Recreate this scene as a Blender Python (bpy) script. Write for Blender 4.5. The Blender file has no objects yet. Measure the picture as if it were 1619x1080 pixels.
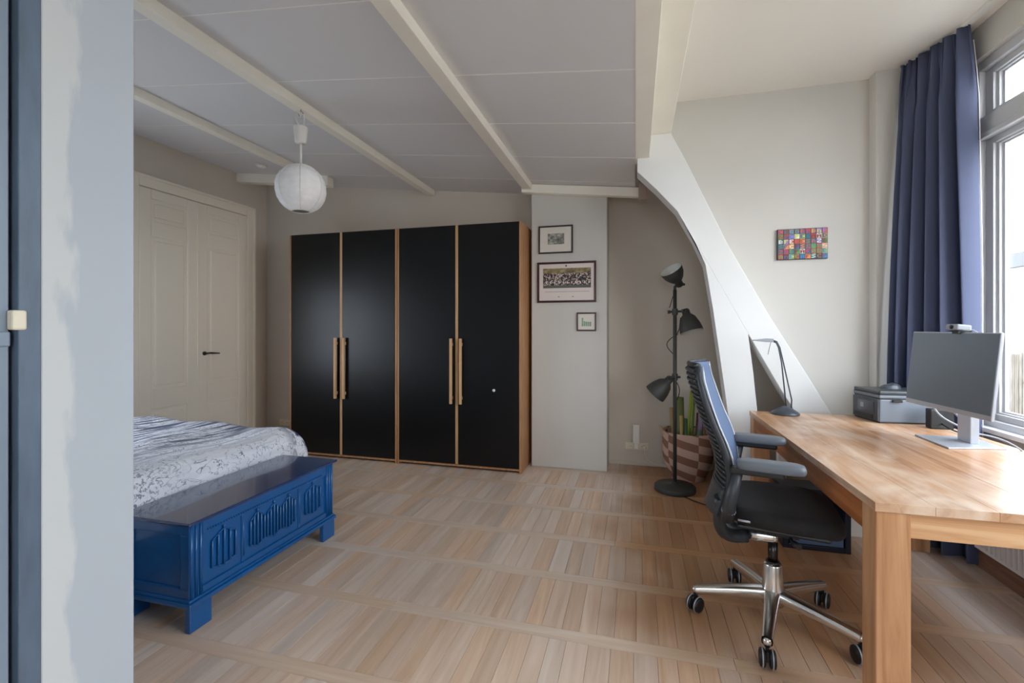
import bpy, bmesh, math, random
from mathutils import Vector, Matrix
random.seed(7)
PI = math.pi
scene = bpy.context.scene
COL = scene.collection

# ------------------------------------------------------------------ camera
CAM_H = 1.30
F_PX = 725.0
YAW = math.atan2(1004 - 809.5, F_PX)
cam_d = bpy.data.cameras.new('camera')
cam = bpy.data.objects.new('camera', cam_d)
COL.objects.link(cam)
cam_d.sensor_width = 36.0
cam_d.sensor_fit = 'HORIZONTAL'
cam_d.lens = F_PX / 1619.0 * 36.0
cam_d.shift_y = -22.0 / 1619.0
cam_d.clip_start = 0.02
cam.location = (0, 0, CAM_H)
cam.rotation_euler = (PI / 2, 0, YAW)
scene.camera = cam

# ------------------------------------------------------------------ world, light, exposure
SKY_STRENGTH = 9.0
EXPOSURE = 0.34
world = bpy.data.worlds.new('cloudy_sky')
scene.world = world
world.use_nodes = True
wn, wl = world.node_tree.nodes, world.node_tree.links
wn.clear()
w_out = wn.new('ShaderNodeOutputWorld')
w_bg = wn.new('ShaderNodeBackground')
w_tc = wn.new('ShaderNodeTexCoord')
w_map = wn.new('ShaderNodeMapping')
w_map.inputs['Scale'].default_value = (1.0, 1.0, 2.4)
w_noise = wn.new('ShaderNodeTexNoise')
w_noise.inputs['Scale'].default_value = 3.0
w_noise.inputs['Detail'].default_value = 5.0
w_ramp = wn.new('ShaderNodeValToRGB')
w_ramp.color_ramp.elements[0].position = 0.38
w_ramp.color_ramp.elements[0].color = (0.66, 0.80, 1.0, 1)
w_ramp.color_ramp.elements[1].position = 0.58
w_ramp.color_ramp.elements[1].color = (1.0, 0.99, 0.97, 1)
wl.new(w_tc.outputs['Generated'], w_map.inputs['Vector'])
wl.new(w_map.outputs['Vector'], w_noise.inputs['Vector'])
wl.new(w_noise.outputs['Fac'], w_ramp.inputs['Fac'])
wl.new(w_ramp.outputs['Color'], w_bg.inputs['Color'])
w_bg.inputs['Strength'].default_value = SKY_STRENGTH
wl.new(w_bg.outputs['Background'], w_out.inputs['Surface'])
vs = scene.view_settings
vs.view_transform = 'Standard'
vs.look = 'None'
vs.gamma = 1.0
vs.use_curve_mapping = False
vs.exposure = EXPOSURE
scene.cycles.max_bounces = 14
scene.cycles.diffuse_bounces = 10
scene.cycles.transparent_max_bounces = 16

# ------------------------------------------------------------------ helpers
def lin(r, g, b):
    def f(c):
        c /= 255.0
        return c / 12.92 if c <= 0.04045 else ((c + 0.055) / 1.055) ** 2.4
    return (f(r), f(g), f(b), 1.0)

def sock(node, *names):
    for n in names:
        if n in node.inputs:
            return node.inputs[n]

def mat(name, rgb, rough=0.5, metal=0.0, spec=0.5, var=0.0, vscale=6.0, bump=0.0, bscale=60.0,
        coat=0.0, stretch=(1, 1, 1), rgb2=None):
    m = bpy.data.materials.new(name)
    m.use_nodes = True
    nt = m.node_tree
    p = nt.nodes['Principled BSDF']
    c = lin(*rgb)
    p.inputs['Base Color'].default_value = c
    p.inputs['Roughness'].default_value = rough
    p.inputs['Metallic'].default_value = metal
    sock(p, 'Specular IOR Level', 'Specular').default_value = spec
    if coat:
        sock(p, 'Coat Weight', 'Clearcoat').default_value = coat
    m.diffuse_color = c
    if var or rgb2 or bump:
        tc = nt.nodes.new('ShaderNodeTexCoord')
        mp = nt.nodes.new('ShaderNodeMapping')
        mp.inputs['Scale'].default_value = stretch
        nt.links.new(tc.outputs['Object'], mp.inputs['Vector'])
    if var or rgb2:
        n = nt.nodes.new('ShaderNodeTexNoise')
        n.inputs['Scale'].default_value = vscale
        n.inputs['Detail'].default_value = 4.0
        nt.links.new(mp.outputs['Vector'], n.inputs['Vector'])
        r = nt.nodes.new('ShaderNodeValToRGB')
        r.color_ramp.elements[0].position = 0.32
        r.color_ramp.elements[1].position = 0.68
        if rgb2:
            r.color_ramp.elements[0].color = c
            r.color_ramp.elements[1].color = lin(*rgb2)
        else:
            r.color_ramp.elements[0].color = [x * (1 - var) for x in c[:3]] + [1]
            r.color_ramp.elements[1].color = [min(1, x * (1 + var)) for x in c[:3]] + [1]
        nt.links.new(n.outputs['Fac'], r.inputs['Fac'])
        nt.links.new(r.outputs['Color'], p.inputs['Base Color'])
    if bump:
        n2 = nt.nodes.new('ShaderNodeTexNoise')
        n2.inputs['Scale'].default_value = bscale
        n2.inputs['Detail'].default_value = 3.0
        nt.links.new(mp.outputs['Vector'], n2.inputs['Vector'])
        b = nt.nodes.new('ShaderNodeBump')
        b.inputs['Strength'].default_value = bump
        b.inputs['Distance'].default_value = 0.004
        nt.links.new(n2.outputs['Fac'], b.inputs['Height'])
        nt.links.new(b.outputs['Normal'], p.inputs['Normal'])
    return m

def wood_mat(name, dark, mid, light, axis='Y', rough=0.45, scale=1.0, per_piece=0.0, spec=0.4, warm=None, bleach=None):
    """plank wood: grain stretched along an axis, tone jittered per object / mesh island"""
    m = bpy.data.materials.new(name)
    m.use_nodes = True
    nt = m.node_tree
    N, L = nt.nodes, nt.links
    p = N['Principled BSDF']
    p.inputs['Roughness'].default_value = rough
    sock(p, 'Specular IOR Level', 'Specular').default_value = spec
    geo = N.new('ShaderNodeNewGeometry')
    oi = N.new('ShaderNodeObjectInfo')
    add = N.new('ShaderNodeMath'); add.operation = 'ADD'
    L.new(oi.outputs['Random'], add.inputs[0]); L.new(geo.outputs['Random Per Island'], add.inputs[1])
    fr = N.new('ShaderNodeMath'); fr.operation = 'FRACT'
    L.new(add.outputs[0], fr.inputs[0])
    off = N.new('ShaderNodeVectorMath'); off.operation = 'SCALE'
    comb = N.new('ShaderNodeCombineXYZ')
    comb.inputs[0].default_value = 7.0; comb.inputs[1].default_value = 13.0; comb.inputs[2].default_value = 5.0
    L.new(comb.outputs[0], off.inputs[0]); L.new(fr.outputs[0], off.inputs['Scale'])
    addv = N.new('ShaderNodeVectorMath'); addv.operation = 'ADD'
    L.new(geo.outputs['Position'], addv.inputs[0]); L.new(off.outputs[0], addv.inputs[1])
    mp = N.new('ShaderNodeMapping')
    s = {'X': (1.6, 26, 26), 'Y': (26, 1.6, 26), 'Z': (26, 26, 1.6)}[axis]
    mp.inputs['Scale'].default_value = [q * scale for q in s]
    L.new(addv.outputs[0], mp.inputs['Vector'])
    n = N.new('ShaderNodeTexNoise')
    n.inputs['Scale'].default_value = 1.6; n.inputs['Detail'].default_value = 6.0
    n.inputs['Roughness'].default_value = 0.62; n.inputs['Distortion'].default_value = 0.6
    L.new(mp.outputs['Vector'], n.inputs['Vector'])
    r = N.new('ShaderNodeValToRGB')
    e = r.color_ramp.elements
    e[0].position = 0.25; e[0].color = lin(*dark)
    e[1].position = 0.78; e[1].color = lin(*light)
    k = e.new(0.5); k.color = lin(*mid)
    L.new(n.outputs['Fac'], r.inputs['Fac'])
    cur = r.outputs['Color']
    if per_piece:
        # tone by piece
        hs = N.new('ShaderNodeHueSaturation')
        mr = N.new('ShaderNodeMapRange')
        mr.inputs['To Min'].default_value = 1 - per_piece; mr.inputs['To Max'].default_value = 1 + per_piece
        L.new(fr.outputs[0], mr.inputs['Value']); L.new(mr.outputs[0], hs.inputs['Value'])
        mul = N.new('ShaderNodeMath'); mul.operation = 'MULTIPLY'; mul.inputs[1].default_value = 7.31
        L.new(fr.outputs[0], mul.inputs[0])
        f2 = N.new('ShaderNodeMath'); f2.operation = 'FRACT'; L.new(mul.outputs[0], f2.inputs[0])
        mr2 = N.new('ShaderNodeMapRange'); mr2.inputs['To Min'].default_value = 0.75; mr2.inputs['To Max'].default_value = 1.35
        L.new(f2.outputs[0], mr2.inputs['Value']); L.new(mr2.outputs[0], hs.inputs['Saturation'])
        L.new(cur, hs.inputs['Color']); cur = hs.outputs['Color']
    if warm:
        # unbleached, warmer boards in the corner by the floor lamp (worn bleach elsewhere), tint deepened by painted nook shade
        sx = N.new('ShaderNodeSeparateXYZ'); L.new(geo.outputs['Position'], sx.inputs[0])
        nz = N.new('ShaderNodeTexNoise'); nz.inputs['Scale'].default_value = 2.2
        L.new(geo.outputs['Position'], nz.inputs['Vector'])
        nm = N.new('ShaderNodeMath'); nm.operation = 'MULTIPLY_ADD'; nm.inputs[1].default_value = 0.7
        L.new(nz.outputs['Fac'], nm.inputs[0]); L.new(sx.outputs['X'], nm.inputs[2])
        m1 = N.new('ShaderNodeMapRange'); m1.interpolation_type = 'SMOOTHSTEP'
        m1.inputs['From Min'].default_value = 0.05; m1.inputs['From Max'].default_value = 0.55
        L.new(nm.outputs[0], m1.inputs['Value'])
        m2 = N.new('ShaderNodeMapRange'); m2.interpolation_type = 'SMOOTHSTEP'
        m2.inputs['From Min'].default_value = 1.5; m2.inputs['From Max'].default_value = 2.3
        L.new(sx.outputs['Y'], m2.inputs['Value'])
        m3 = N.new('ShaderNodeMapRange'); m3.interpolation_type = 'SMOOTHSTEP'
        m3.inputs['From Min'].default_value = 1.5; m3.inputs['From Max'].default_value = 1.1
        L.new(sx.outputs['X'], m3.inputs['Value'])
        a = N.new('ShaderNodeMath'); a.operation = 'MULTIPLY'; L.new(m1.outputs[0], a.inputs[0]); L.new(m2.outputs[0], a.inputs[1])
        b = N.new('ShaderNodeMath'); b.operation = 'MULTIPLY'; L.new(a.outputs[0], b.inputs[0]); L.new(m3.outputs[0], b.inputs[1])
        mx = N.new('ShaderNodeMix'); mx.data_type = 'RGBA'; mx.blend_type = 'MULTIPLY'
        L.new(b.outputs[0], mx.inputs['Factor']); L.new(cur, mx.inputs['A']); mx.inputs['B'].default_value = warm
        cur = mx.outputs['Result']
    if bleach:
        nz = N.new('ShaderNodeTexNoise'); nz.inputs['Scale'].default_value = bleach[1]; nz.inputs['Detail'].default_value = 5
        nz.inputs['Distortion'].default_value = 1.0
        mpb = N.new('ShaderNodeMapping'); mpb.inputs['Scale'].default_value = bleach[2]
        L.new(geo.outputs['Position'], mpb.inputs['Vector']); L.new(mpb.outputs['Vector'], nz.inputs['Vector'])
        m1 = N.new('ShaderNodeMapRange'); m1.inputs['From Min'].default_value = 0.45; m1.inputs['From Max'].default_value = 0.72
        m1.inputs['To Max'].default_value = bleach[3]
        L.new(nz.outputs['Fac'], m1.inputs['Value'])
        mx = N.new('ShaderNodeMix'); mx.data_type = 'RGBA'
        L.new(m1.outputs[0], mx.inputs['Factor']); L.new(cur, mx.inputs['A']); mx.inputs['B'].default_value = lin(*bleach[0])
        cur = mx.outputs['Result']
    L.new(cur, p.inputs['Base Color'])
    bp = N.new('ShaderNodeBump'); bp.inputs['Strength'].default_value = 0.12; bp.inputs['Distance'].default_value = 0.002
    L.new(n.outputs['Fac'], bp.inputs['Height']); L.new(bp.outputs['Normal'], p.inputs['Normal'])
    m.diffuse_color = lin(*mid)
    return m

class MB:
    """collects shapes, build() links them as ONE mesh object"""
    def __init__(s):
        s.v = []; s.f = []; s.sm = []; s.M = None
    def _add(s, vs, fs, smooth=False):
        o = len(s.v)
        for q in vs:
            q = Vector(q)
            if s.M is not None: q = s.M @ q
            s.v.append(q)
        for f in fs:
            s.f.append([i + o for i in f]); s.sm.append(smooth)
        return s
    def box(s, x0, x1, y0, y1, z0, z1):
        if x0 > x1: x0, x1 = x1, x0
        if y0 > y1: y0, y1 = y1, y0
        if z0 > z1: z0, z1 = z1, z0
        return s._add([(x0,y0,z0),(x1,y0,z0),(x1,y1,z0),(x0,y1,z0),(x0,y0,z1),(x1,y0,z1),(x1,y1,z1),(x0,y1,z1)],
               [(0,3,2,1),(4,5,6,7),(0,1,5,4),(1,2,6,5),(2,3,7,6),(3,0,4,7)])
    def cbox(s, c, sx, sy, sz):
        return s.box(c[0]-sx/2, c[0]+sx/2, c[1]-sy/2, c[1]+sy/2, c[2]-sz/2, c[2]+sz/2)
    def prism(s, poly, axis, a0, a1):
        n = len(poly)
        def P(u, w, a):
            return {'Y': (u, a, w), 'X': (a, u, w), 'Z': (u, w, a)}[axis]
        vs_ = [P(u, w, a0) for u, w in poly] + [P(u, w, a1) for u, w in poly]
        fs = [tuple(range(n)), tuple(range(2*n-1, n-1, -1))]
        for i in range(n):
            j = (i+1) % n
            fs.append((i, i+n, j+n, j))
        return s._add(vs_, fs)
    def tube(s, pts, r, n=8, caps=True, smooth=True):
        pts = [Vector(p) for p in pts]
        rs = r if isinstance(r, (list, tuple)) else [r]*len(pts)
        vs_, fs = [], []
        prev = None
        for i, p in enumerate(pts):
            if i == 0: d = pts[1]-pts[0]
            elif i == len(pts)-1: d = pts[-1]-pts[-2]
            else: d = (pts[i+1]-pts[i]).normalized() + (pts[i]-pts[i-1]).normalized()
            d = d.normalized() if d.length > 1e-9 else Vector((0,0,1))
            if prev is None:
                u = d.orthogonal().normalized()
            else:
                u = (prev - d*prev.dot(d))
                u = u.normalized() if u.length > 1e-6 else d.orthogonal().normalized()
            prev = u
            w = d.cross(u)
            for k in range(n):
                a = 2*PI*k/n
                vs_.append(p + (u*math.cos(a) + w*math.sin(a))*rs[i])
        m = len(pts)
        for i in range(m-1):
            for k in range(n):
                k2 = (k+1) % n
                fs.append((i*n+k, i*n+k2, (i+1)*n+k2, (i+1)*n+k))
        s._add(vs_, fs, smooth)
        if caps:
            o = len(s.v) - len(vs_)
            s.f.append([o+k for k in range(n-1, -1, -1)]); s.sm.append(False)
            s.f.append([o+(m-1)*n+k for k in range(n)]); s.sm.append(False)
        return s
    def lathe(s, prof, n=24, c=(0,0,0), axis=(0,0,1), smooth=True, sx=1.0, sy=1.0):
        ax = Vector(axis).normalized()
        u = Vector((1,0,0)) if abs(ax.z) > 0.999 else ax.orthogonal().normalized()
        w = ax.cross(u)
        c = Vector(c)
        vs_, fs = [], []
        for r, z in prof:
            for k in range(n):
                a = 2*PI*k/n
                vs_.append(c + ax*z + u*(r*math.cos(a)*sx) + w*(r*math.sin(a)*sy))
        m = len(prof)
        for i in range(m-1):
            for k in range(n):
                k2 = (k+1) % n
                fs.append((i*n+k, i*n+k2, (i+1)*n+k2, (i+1)*n+k))
        s._add(vs_, fs, smooth)
        return s
    def grid(s, nu, nv, fn, smooth=True, close_u=False):
        vs_ = [fn(i/(nu-1) if not close_u else i/nu, j/(nv-1)) for i in range(nu) for j in range(nv)]
        fs = []
        for i in range(nu if close_u else nu-1):
            i2 = (i+1) % nu
            for j in range(nv-1):
                fs.append((i*nv+j, i2*nv+j, i2*nv+j+1, i*nv+j+1))
        return s._add(vs_, fs, smooth)
    def mesh(s, name, parent=None, world=False):
        me = bpy.data.meshes.new(name)
        vv = s.v
        if world and parent is not None:
            inv = root_matrix(parent).inverted()
            vv = [inv @ q for q in vv]
        me.from_pydata([tuple(q) for q in vv], [], s.f)
        me.polygons.foreach_set('use_smooth', s.sm)
        bm = bmesh.new(); bm.from_mesh(me)
        bmesh.ops.recalc_face_normals(bm, faces=bm.faces)
        bm.to_mesh(me); bm.free()
        me.update()
        return me
    def build(s, name, m, parent=None, world=False, bevel=0.0, seg=2, solid=0.0, sub=0):
        me = s.mesh(name, parent, world)
        if m is not None: me.materials.append(m)
        o = bpy.data.objects.new(name, me)
        COL.objects.link(o)
        if parent is not None: o.parent = parent
        if solid:
            d = o.modifiers.new('solid', 'SOLIDIFY'); d.thickness = solid; d.offset = 0
        if bevel:
            d = o.modifiers.new('bevel', 'BEVEL'); d.width = bevel; d.segments = seg; d.limit_method = 'ANGLE'
        if sub:
            d = o.modifiers.new('sub', 'SUBSURF'); d.levels = sub; d.render_levels = sub
        return o

def root_matrix(o):
    m = Matrix.Identity(4)
    while o is not None:
        m = Matrix.LocRotScale(o.location, o.rotation_euler, o.scale) @ m
        o = o.parent
    return m

def tag(o, label, cat, group=None):
    o['label'] = label; o['category'] = cat
    if group: o['group'] = group
    return o
def struct(o, label=None):
    o['kind'] = 'structure'
    if label: o['label'] = label
    return o
def thing(name, loc, label, cat, group=None, rz=0.0):
    o = bpy.data.objects.new(name, None)
    COL.objects.link(o)
    o.location = loc; o.rotation_euler = (0, 0, rz)
    o.empty_display_size = 0.1
    return tag(o, label, cat, group)
def empty_struct(name, loc, label=None):
    o = bpy.data.objects.new(name, None); COL.objects.link(o); o.location = loc
    return struct(o, label)
def arc(c, r, a0, a1, n, plane='XZ'):
    out = []
    for i in range(n+1):
        a = math.radians(a0 + (a1-a0)*i/n)
        u, w = c[0]+r*math.cos(a), c[1]+r*math.sin(a)
        out.append((u, w))
    return out
def bez(p0, p1, p2, p3, n=12):
    p0, p1, p2, p3 = map(Vector, (p0, p1, p2, p3))
    return [p0*(1-t)**3 + p1*3*t*(1-t)**2 + p2*3*t*t*(1-t) + p3*t**3 for t in [i/n for i in range(n+1)]]

# ------------------------------------------------------------------ materials
M = {}
M['wall'] = mat('wall_paint', (206, 198, 186), 0.75, spec=0.3, var=0.02, vscale=2.0, bump=0.06, bscale=90)
M['wall2'] = mat('wall_paint_light', (206, 203, 197), 0.7, spec=0.3, var=0.02, vscale=2.0, bump=0.05, bscale=90)
M['plaster'] = mat('patchy_plaster', (170, 178, 186), 0.7, spec=0.3, rgb2=(194, 200, 204), vscale=5.0, stretch=(3, 3, 0.7), bump=0.12, bscale=40)
def plaster_mat():
    m = bpy.data.materials.new('patched_plaster'); m.use_nodes = True
    N, L = m.node_tree.nodes, m.node_tree.links
    p = N['Principled BSDF']; p.inputs['Roughness'].default_value = 0.7
    g = N.new('ShaderNodeNewGeometry'); sp = N.new('ShaderNodeSeparateXYZ'); L.new(g.outputs['Position'], sp.inputs[0])
    mp = N.new('ShaderNodeMapping'); mp.inputs['Scale'].default_value = (14, 14, 4); L.new(g.outputs['Position'], mp.inputs['Vector'])
    n = N.new('ShaderNodeTexNoise'); n.inputs['Scale'].default_value = 1.6; n.inputs['Detail'].default_value = 6; L.new(mp.outputs['Vector'], n.inputs['Vector'])
    ma = N.new('ShaderNodeMath'); ma.operation = 'MULTIPLY_ADD'; ma.inputs[1].default_value = 0.12; L.new(n.outputs['Fac'], ma.inputs[0]); L.new(sp.outputs['Y'], ma.inputs[2])
    mr = N.new('ShaderNodeMapRange'); mr.inputs['From Min'].default_value = 0.795; mr.inputs['From Max'].default_value = 0.775; L.new(ma.outputs[0], mr.inputs['Value'])
    mx = N.new('ShaderNodeMix'); mx.data_type = 'RGBA'; L.new(mr.outputs[0], mx.inputs['Factor'])
    mx.inputs['A'].default_value = lin(176, 184, 192); mx.inputs['B'].default_value = lin(198, 202, 203)
    L.new(mx.outputs['Result'], p.inputs['Base Color'])
    b = N.new('ShaderNodeBump'); b.inputs['Strength'].default_value = 0.12; b.inputs['Distance'].default_value = 0.004
    L.new(n.outputs['Fac'], b.inputs['Height']); L.new(b.outputs['Normal'], p.inputs['Normal'])
    return m
M['jamb'] = plaster_mat()
M['ceil'] = mat('ceiling_paint', (223, 223, 225), 0.7, spec=0.3)
M['ceil2'] = mat('ceiling_paint_light', (242, 238, 230), 0.75, spec=0.3)
M['seam'] = mat('ceiling_seam', (244, 242, 238), 0.6)
M['beam'] = mat('beam_paint', (246, 242, 230), 0.45, var=0.02, vscale=4, bump=0.05, bscale=30)
M['truss'] = mat('truss_paint', (226, 227, 226), 0.5, var=0.02, vscale=3, bump=0.06, bscale=25)
M['doorp'] = mat('door_paint', (240, 232, 216), 0.35)
M['frameblue'] = mat('blue_grey_paint', (88, 104, 122), 0.4, var=0.15, vscale=8, stretch=(4, 4, 0.8), bump=0.1, bscale=40)
M['leafblue'] = mat('blue_grey_leaf', (128, 142, 158), 0.4, var=0.05, vscale=3, stretch=(1, 1, 0.5))
M['dark'] = mat('dark_gap', (14, 17, 22), 0.8)
M['winframe'] = mat('window_paint', (204, 205, 208), 0.35)
M['sill'] = mat('sill_paint', (232, 235, 238), 0.3)
M['white'] = mat('white_plastic', (232, 230, 224), 0.4)
M['black'] = mat('black_plastic', (24, 25, 27), 0.45)
M['charcoal'] = mat('charcoal_metal', (58, 59, 57), 0.5, metal=0.0, spec=0.5)
M['steel'] = mat('brushed_steel', (190, 190, 192), 0.25, metal=1.0)
M['chrome'] = mat('polished_aluminium', (224, 223, 220), 0.24, metal=1.0)
M['gunmetal'] = mat('gunmetal', (70, 66, 64), 0.3, metal=1.0)
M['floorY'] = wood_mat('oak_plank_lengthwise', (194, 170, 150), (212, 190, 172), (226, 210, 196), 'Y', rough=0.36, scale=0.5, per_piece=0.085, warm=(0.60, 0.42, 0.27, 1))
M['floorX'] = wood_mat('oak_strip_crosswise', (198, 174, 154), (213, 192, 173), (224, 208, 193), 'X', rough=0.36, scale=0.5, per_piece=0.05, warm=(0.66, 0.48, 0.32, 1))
M['joint'] = mat('floor_joint', (142, 118, 98), 0.8)
M['deskX'] = wood_mat('teak_top', (142, 98, 66), (184, 140, 104), (210, 172, 138), 'Y', rough=0.27, scale=0.45, bleach=((226, 206, 186), 2.2, (2.2, 1.0, 1), 0.75))
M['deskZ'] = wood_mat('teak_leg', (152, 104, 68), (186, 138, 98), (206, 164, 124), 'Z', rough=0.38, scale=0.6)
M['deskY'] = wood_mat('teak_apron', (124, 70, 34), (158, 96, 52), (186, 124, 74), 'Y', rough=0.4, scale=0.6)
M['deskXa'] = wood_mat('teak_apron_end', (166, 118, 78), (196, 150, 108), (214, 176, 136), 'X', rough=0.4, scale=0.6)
M['ward'] = wood_mat('wardrobe_wood', (150, 104, 68), (176, 128, 88), (194, 150, 110), 'Z', rough=0.45, scale=0.8)
M['wardblack'] = mat('black_lacquer', (13, 13, 14), 0.33, spec=0.35)
M['handle'] = wood_mat('handle_wood', (182, 138, 94), (204, 162, 118), (218, 180, 140), 'Z', rough=0.45)
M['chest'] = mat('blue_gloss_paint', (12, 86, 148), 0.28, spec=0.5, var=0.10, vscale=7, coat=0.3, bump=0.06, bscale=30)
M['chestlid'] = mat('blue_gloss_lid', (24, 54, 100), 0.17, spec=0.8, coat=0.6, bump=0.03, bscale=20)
M['chestwear'] = mat('worn_edge', (120, 150, 190), 0.5)
M['socket'] = mat('cream_plastic', (226, 218, 196), 0.4)
M['hole'] = mat('socket_hole', (60, 54, 46), 0.7)
M['paper'] = mat('lamp_paper', (243, 242, 242), 0.8, bump=0.8, bscale=26, var=0.05, vscale=16)
p_ = M['paper'].node_tree.nodes['Principled BSDF']
sock(p_, 'Transmission Weight').default_value = 0.0
sock(p_, 'Subsurface Weight').default_value = 0.0
M['mesh'] = mat('back_fabric', (92, 110, 140), 0.75, bump=0.2, bscale=240)
M['seatfab'] = mat('seat_fabric', (26, 25, 26), 0.8, bump=0.25, bscale=260)
M['chairgrey'] = mat('chair_grey', (92, 98, 106), 0.42)
M['chairdark'] = mat('chair_dark', (48, 52, 57), 0.42)
M['silver'] = mat('silver_plastic', (176, 180, 188), 0.35, metal=0.35)
M['screen'] = mat('screen_glass', (98, 110, 124), 0.28, spec=0.5)
M['printer'] = mat('printer_plastic', (58, 62, 66), 0.35)
M['printerside'] = mat('printer_side', (108, 116, 126), 0.38)
M['printerpanel'] = mat('printer_panel', (70, 74, 84), 0.15, spec=0.8)
M['basket'] = mat('woven_straw', (186, 150, 130), 0.85, bump=0.6, bscale=120, var=0.1, vscale=40)
M['curtain'] = mat('curtain_cloth', (80, 87, 114), 0.65, spec=0.3, bump=0.1, bscale=300)
M['lining'] = mat('curtain_lining', (222, 222, 226), 0.8)
M['radiator'] = mat('radiator_enamel', (212, 206, 204), 0.35)
M['plinth'] = wood_mat('plinth_wood', (98, 66, 50), (124, 88, 68), (146, 108, 86), 'Y', rough=0.5)
M['outwall'] = mat('outside_render', (196, 196, 192), 0.9, var=0.05, vscale=3)
M['outroof'] = mat('outside_roof', (92, 94, 98), 0.9)
M['reed'] = mat('reed', (118, 112, 104), 0.9, var=0.25, vscale=14, stretch=(1, 6, 0.6))
M['terrace'] = mat('terrace_tile', (170, 168, 162), 0.9)
M['cable'] = mat('grey_cable', (170, 172, 178), 0.5)

def glass_mat():
    m = bpy.data.materials.new('window_glass'); m.use_nodes = True
    N, L = m.node_tree.nodes, m.node_tree.links
    N.clear()
    o = N.new('ShaderNodeOutputMaterial'); mx = N.new('ShaderNodeMixShader')
    t = N.new('ShaderNodeBsdfTransparent'); g = N.new('ShaderNodeBsdfGlossy')
    t.inputs['Color'].default_value = (0.97, 0.98, 0.98, 1); g.inputs['Roughness'].default_value = 0.02
    mx.inputs[0].default_value = 0.06
    L.new(t.outputs[0], mx.inputs[1]); L.new(g.outputs[0], mx.inputs[2]); L.new(mx.outputs[0], o.inputs['Surface'])
    m.diffuse_color = (0.8, 0.9, 1, 0.2)
    return m
M['glass'] = glass_mat()

# ================================================================== SETTING
def zc(x):                       # underside of the gently pitched ceiling
    return 2.645 - 0.11 * (x + 1.04)
XL, XR, YB, YF = -4.22, 1.88, 4.50, -1.60
Y_TRUSS, Y_CHEEK, Z_DORMER = 3.45, 3.60, 2.97

# ---------------- floor with its parquet
floor = struct(MB().box(XL-0.15, 2.1, YF-0.1, YB+0.15, -0.12, -0.005).build('floor', M['joint']), 'washed oak parquet floor of short boards between cross strips')
c_, s_ = math.cos(YAW), math.sin(YAW)
def project(x, y, z):
    r = x*c_ + y*s_; f = -x*s_ + y*c_
    if f < 0.05: return None
    return (809.5 + F_PX*r/f, 518 - F_PX*(z-CAM_H)/f, f)
pieces = []     # (cx, cy, lx, ly, axis)
PW, SW, GAP = 0.0735, 0.070, 0.0012
strips = [1.485 + 0.447*k for k in range(-9, 7)]
for i, y in enumerate(strips):
    x = XL - 0.1 + 0.35*((i*37) % 5)/5 - 0.6
    while x < XR + 0.1:
        ln = random.uniform(0.9, 1.5)
        x1 = min(x+ln, XR+0.15); x0 = max(x, XL-0.1)
        if x1 > x0 + 0.02: pieces.append(((x0+x1)/2, y, x1-x0-GAP, SW-GAP, 'X'))
        x += ln
for i in range(len(strips)+1):
    ya = strips[i-1]+SW/2 if i > 0 else YF-0.05
    yb = strips[i]-SW/2 if i < len(strips) else YB+0.1
    if yb-ya < 0.03: continue
    x = XL - 0.1 + random.uniform(0, PW)
    while x < XR + 0.12:
        w_ = random.choice((PW, PW, PW*1.22))
        pieces.append((x+w_/2, (ya+yb)/2, w_-GAP, yb-ya-GAP, 'Y'))
        x += w_
def hidden(x, y):
    return (-3.45 < x < -0.95 and y > 3.93) or (-4.3 < x < -1.85 and y < 2.6) or (y > 4.2 and x < -0.24) or (y > 4.46) \
        or (x < -1.2 and y < 1.45) or (x > 0.9 and y < 1.7) or (y > 3.55 and x > 0.75) or x > 1.8
def view_area(p):
    cx, cy, lx, ly, ax = p
    if hidden(cx, cy): return 0
    q = project(cx, cy, 0)
    if q is None or q[2] < 0.3: return 0
    if not (150 < q[0] < 1640 and 500 < q[1] < 1120): return 0
    return lx*ly/q[2]**3
order = sorted(range(len(pieces)), key=lambda i: -view_area(pieces[i]))
chosen = set(i for i in order[:296] if view_area(pieces[i]) > 0)
cache = {}
rest = {'X': MB(), 'Y': MB()}
for i, (cx, cy, lx, ly, ax) in enumerate(pieces):
    dz = random.uniform(-0.0006, 0.0)
    if i in chosen:
        key = (round(lx, 3), round(ly, 3), ax)
        if key not in cache:
            b = MB(); e = 0.0007
            x, y = lx/2, ly/2
            b._add([(-x,-y,-0.006),(x,-y,-0.006),(x,y,-0.006),(-x,y,-0.006),(-x,-y,-e),(x,-y,-e),(x,y,-e),(-x,y,-e),
                    (-x+e,-y+e,0),(x-e,-y+e,0),(x-e,y-e,0),(-x+e,y-e,0)],
                   [(0,3,2,1),(0,1,5,4),(1,2,6,5),(2,3,7,6),(3,0,4,7),(4,5,9,8),(5,6,10,9),(6,7,11,10),(7,4,8,11),(8,9,10,11)])
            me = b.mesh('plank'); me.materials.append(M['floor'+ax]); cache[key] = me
        o = bpy.data.objects.new('plank', cache[key]); COL.objects.link(o); o.parent = floor
        o.location = (cx, cy, dz)
    else:
        rest[ax].box(cx-lx/2, cx+lx/2, cy-ly/2, cy+ly/2, -0.006, dz)
for ax in 'XY':
    o = rest[ax].build('remaining_planks', M['floor'+ax], floor); o['kind'] = 'stuff'

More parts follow.
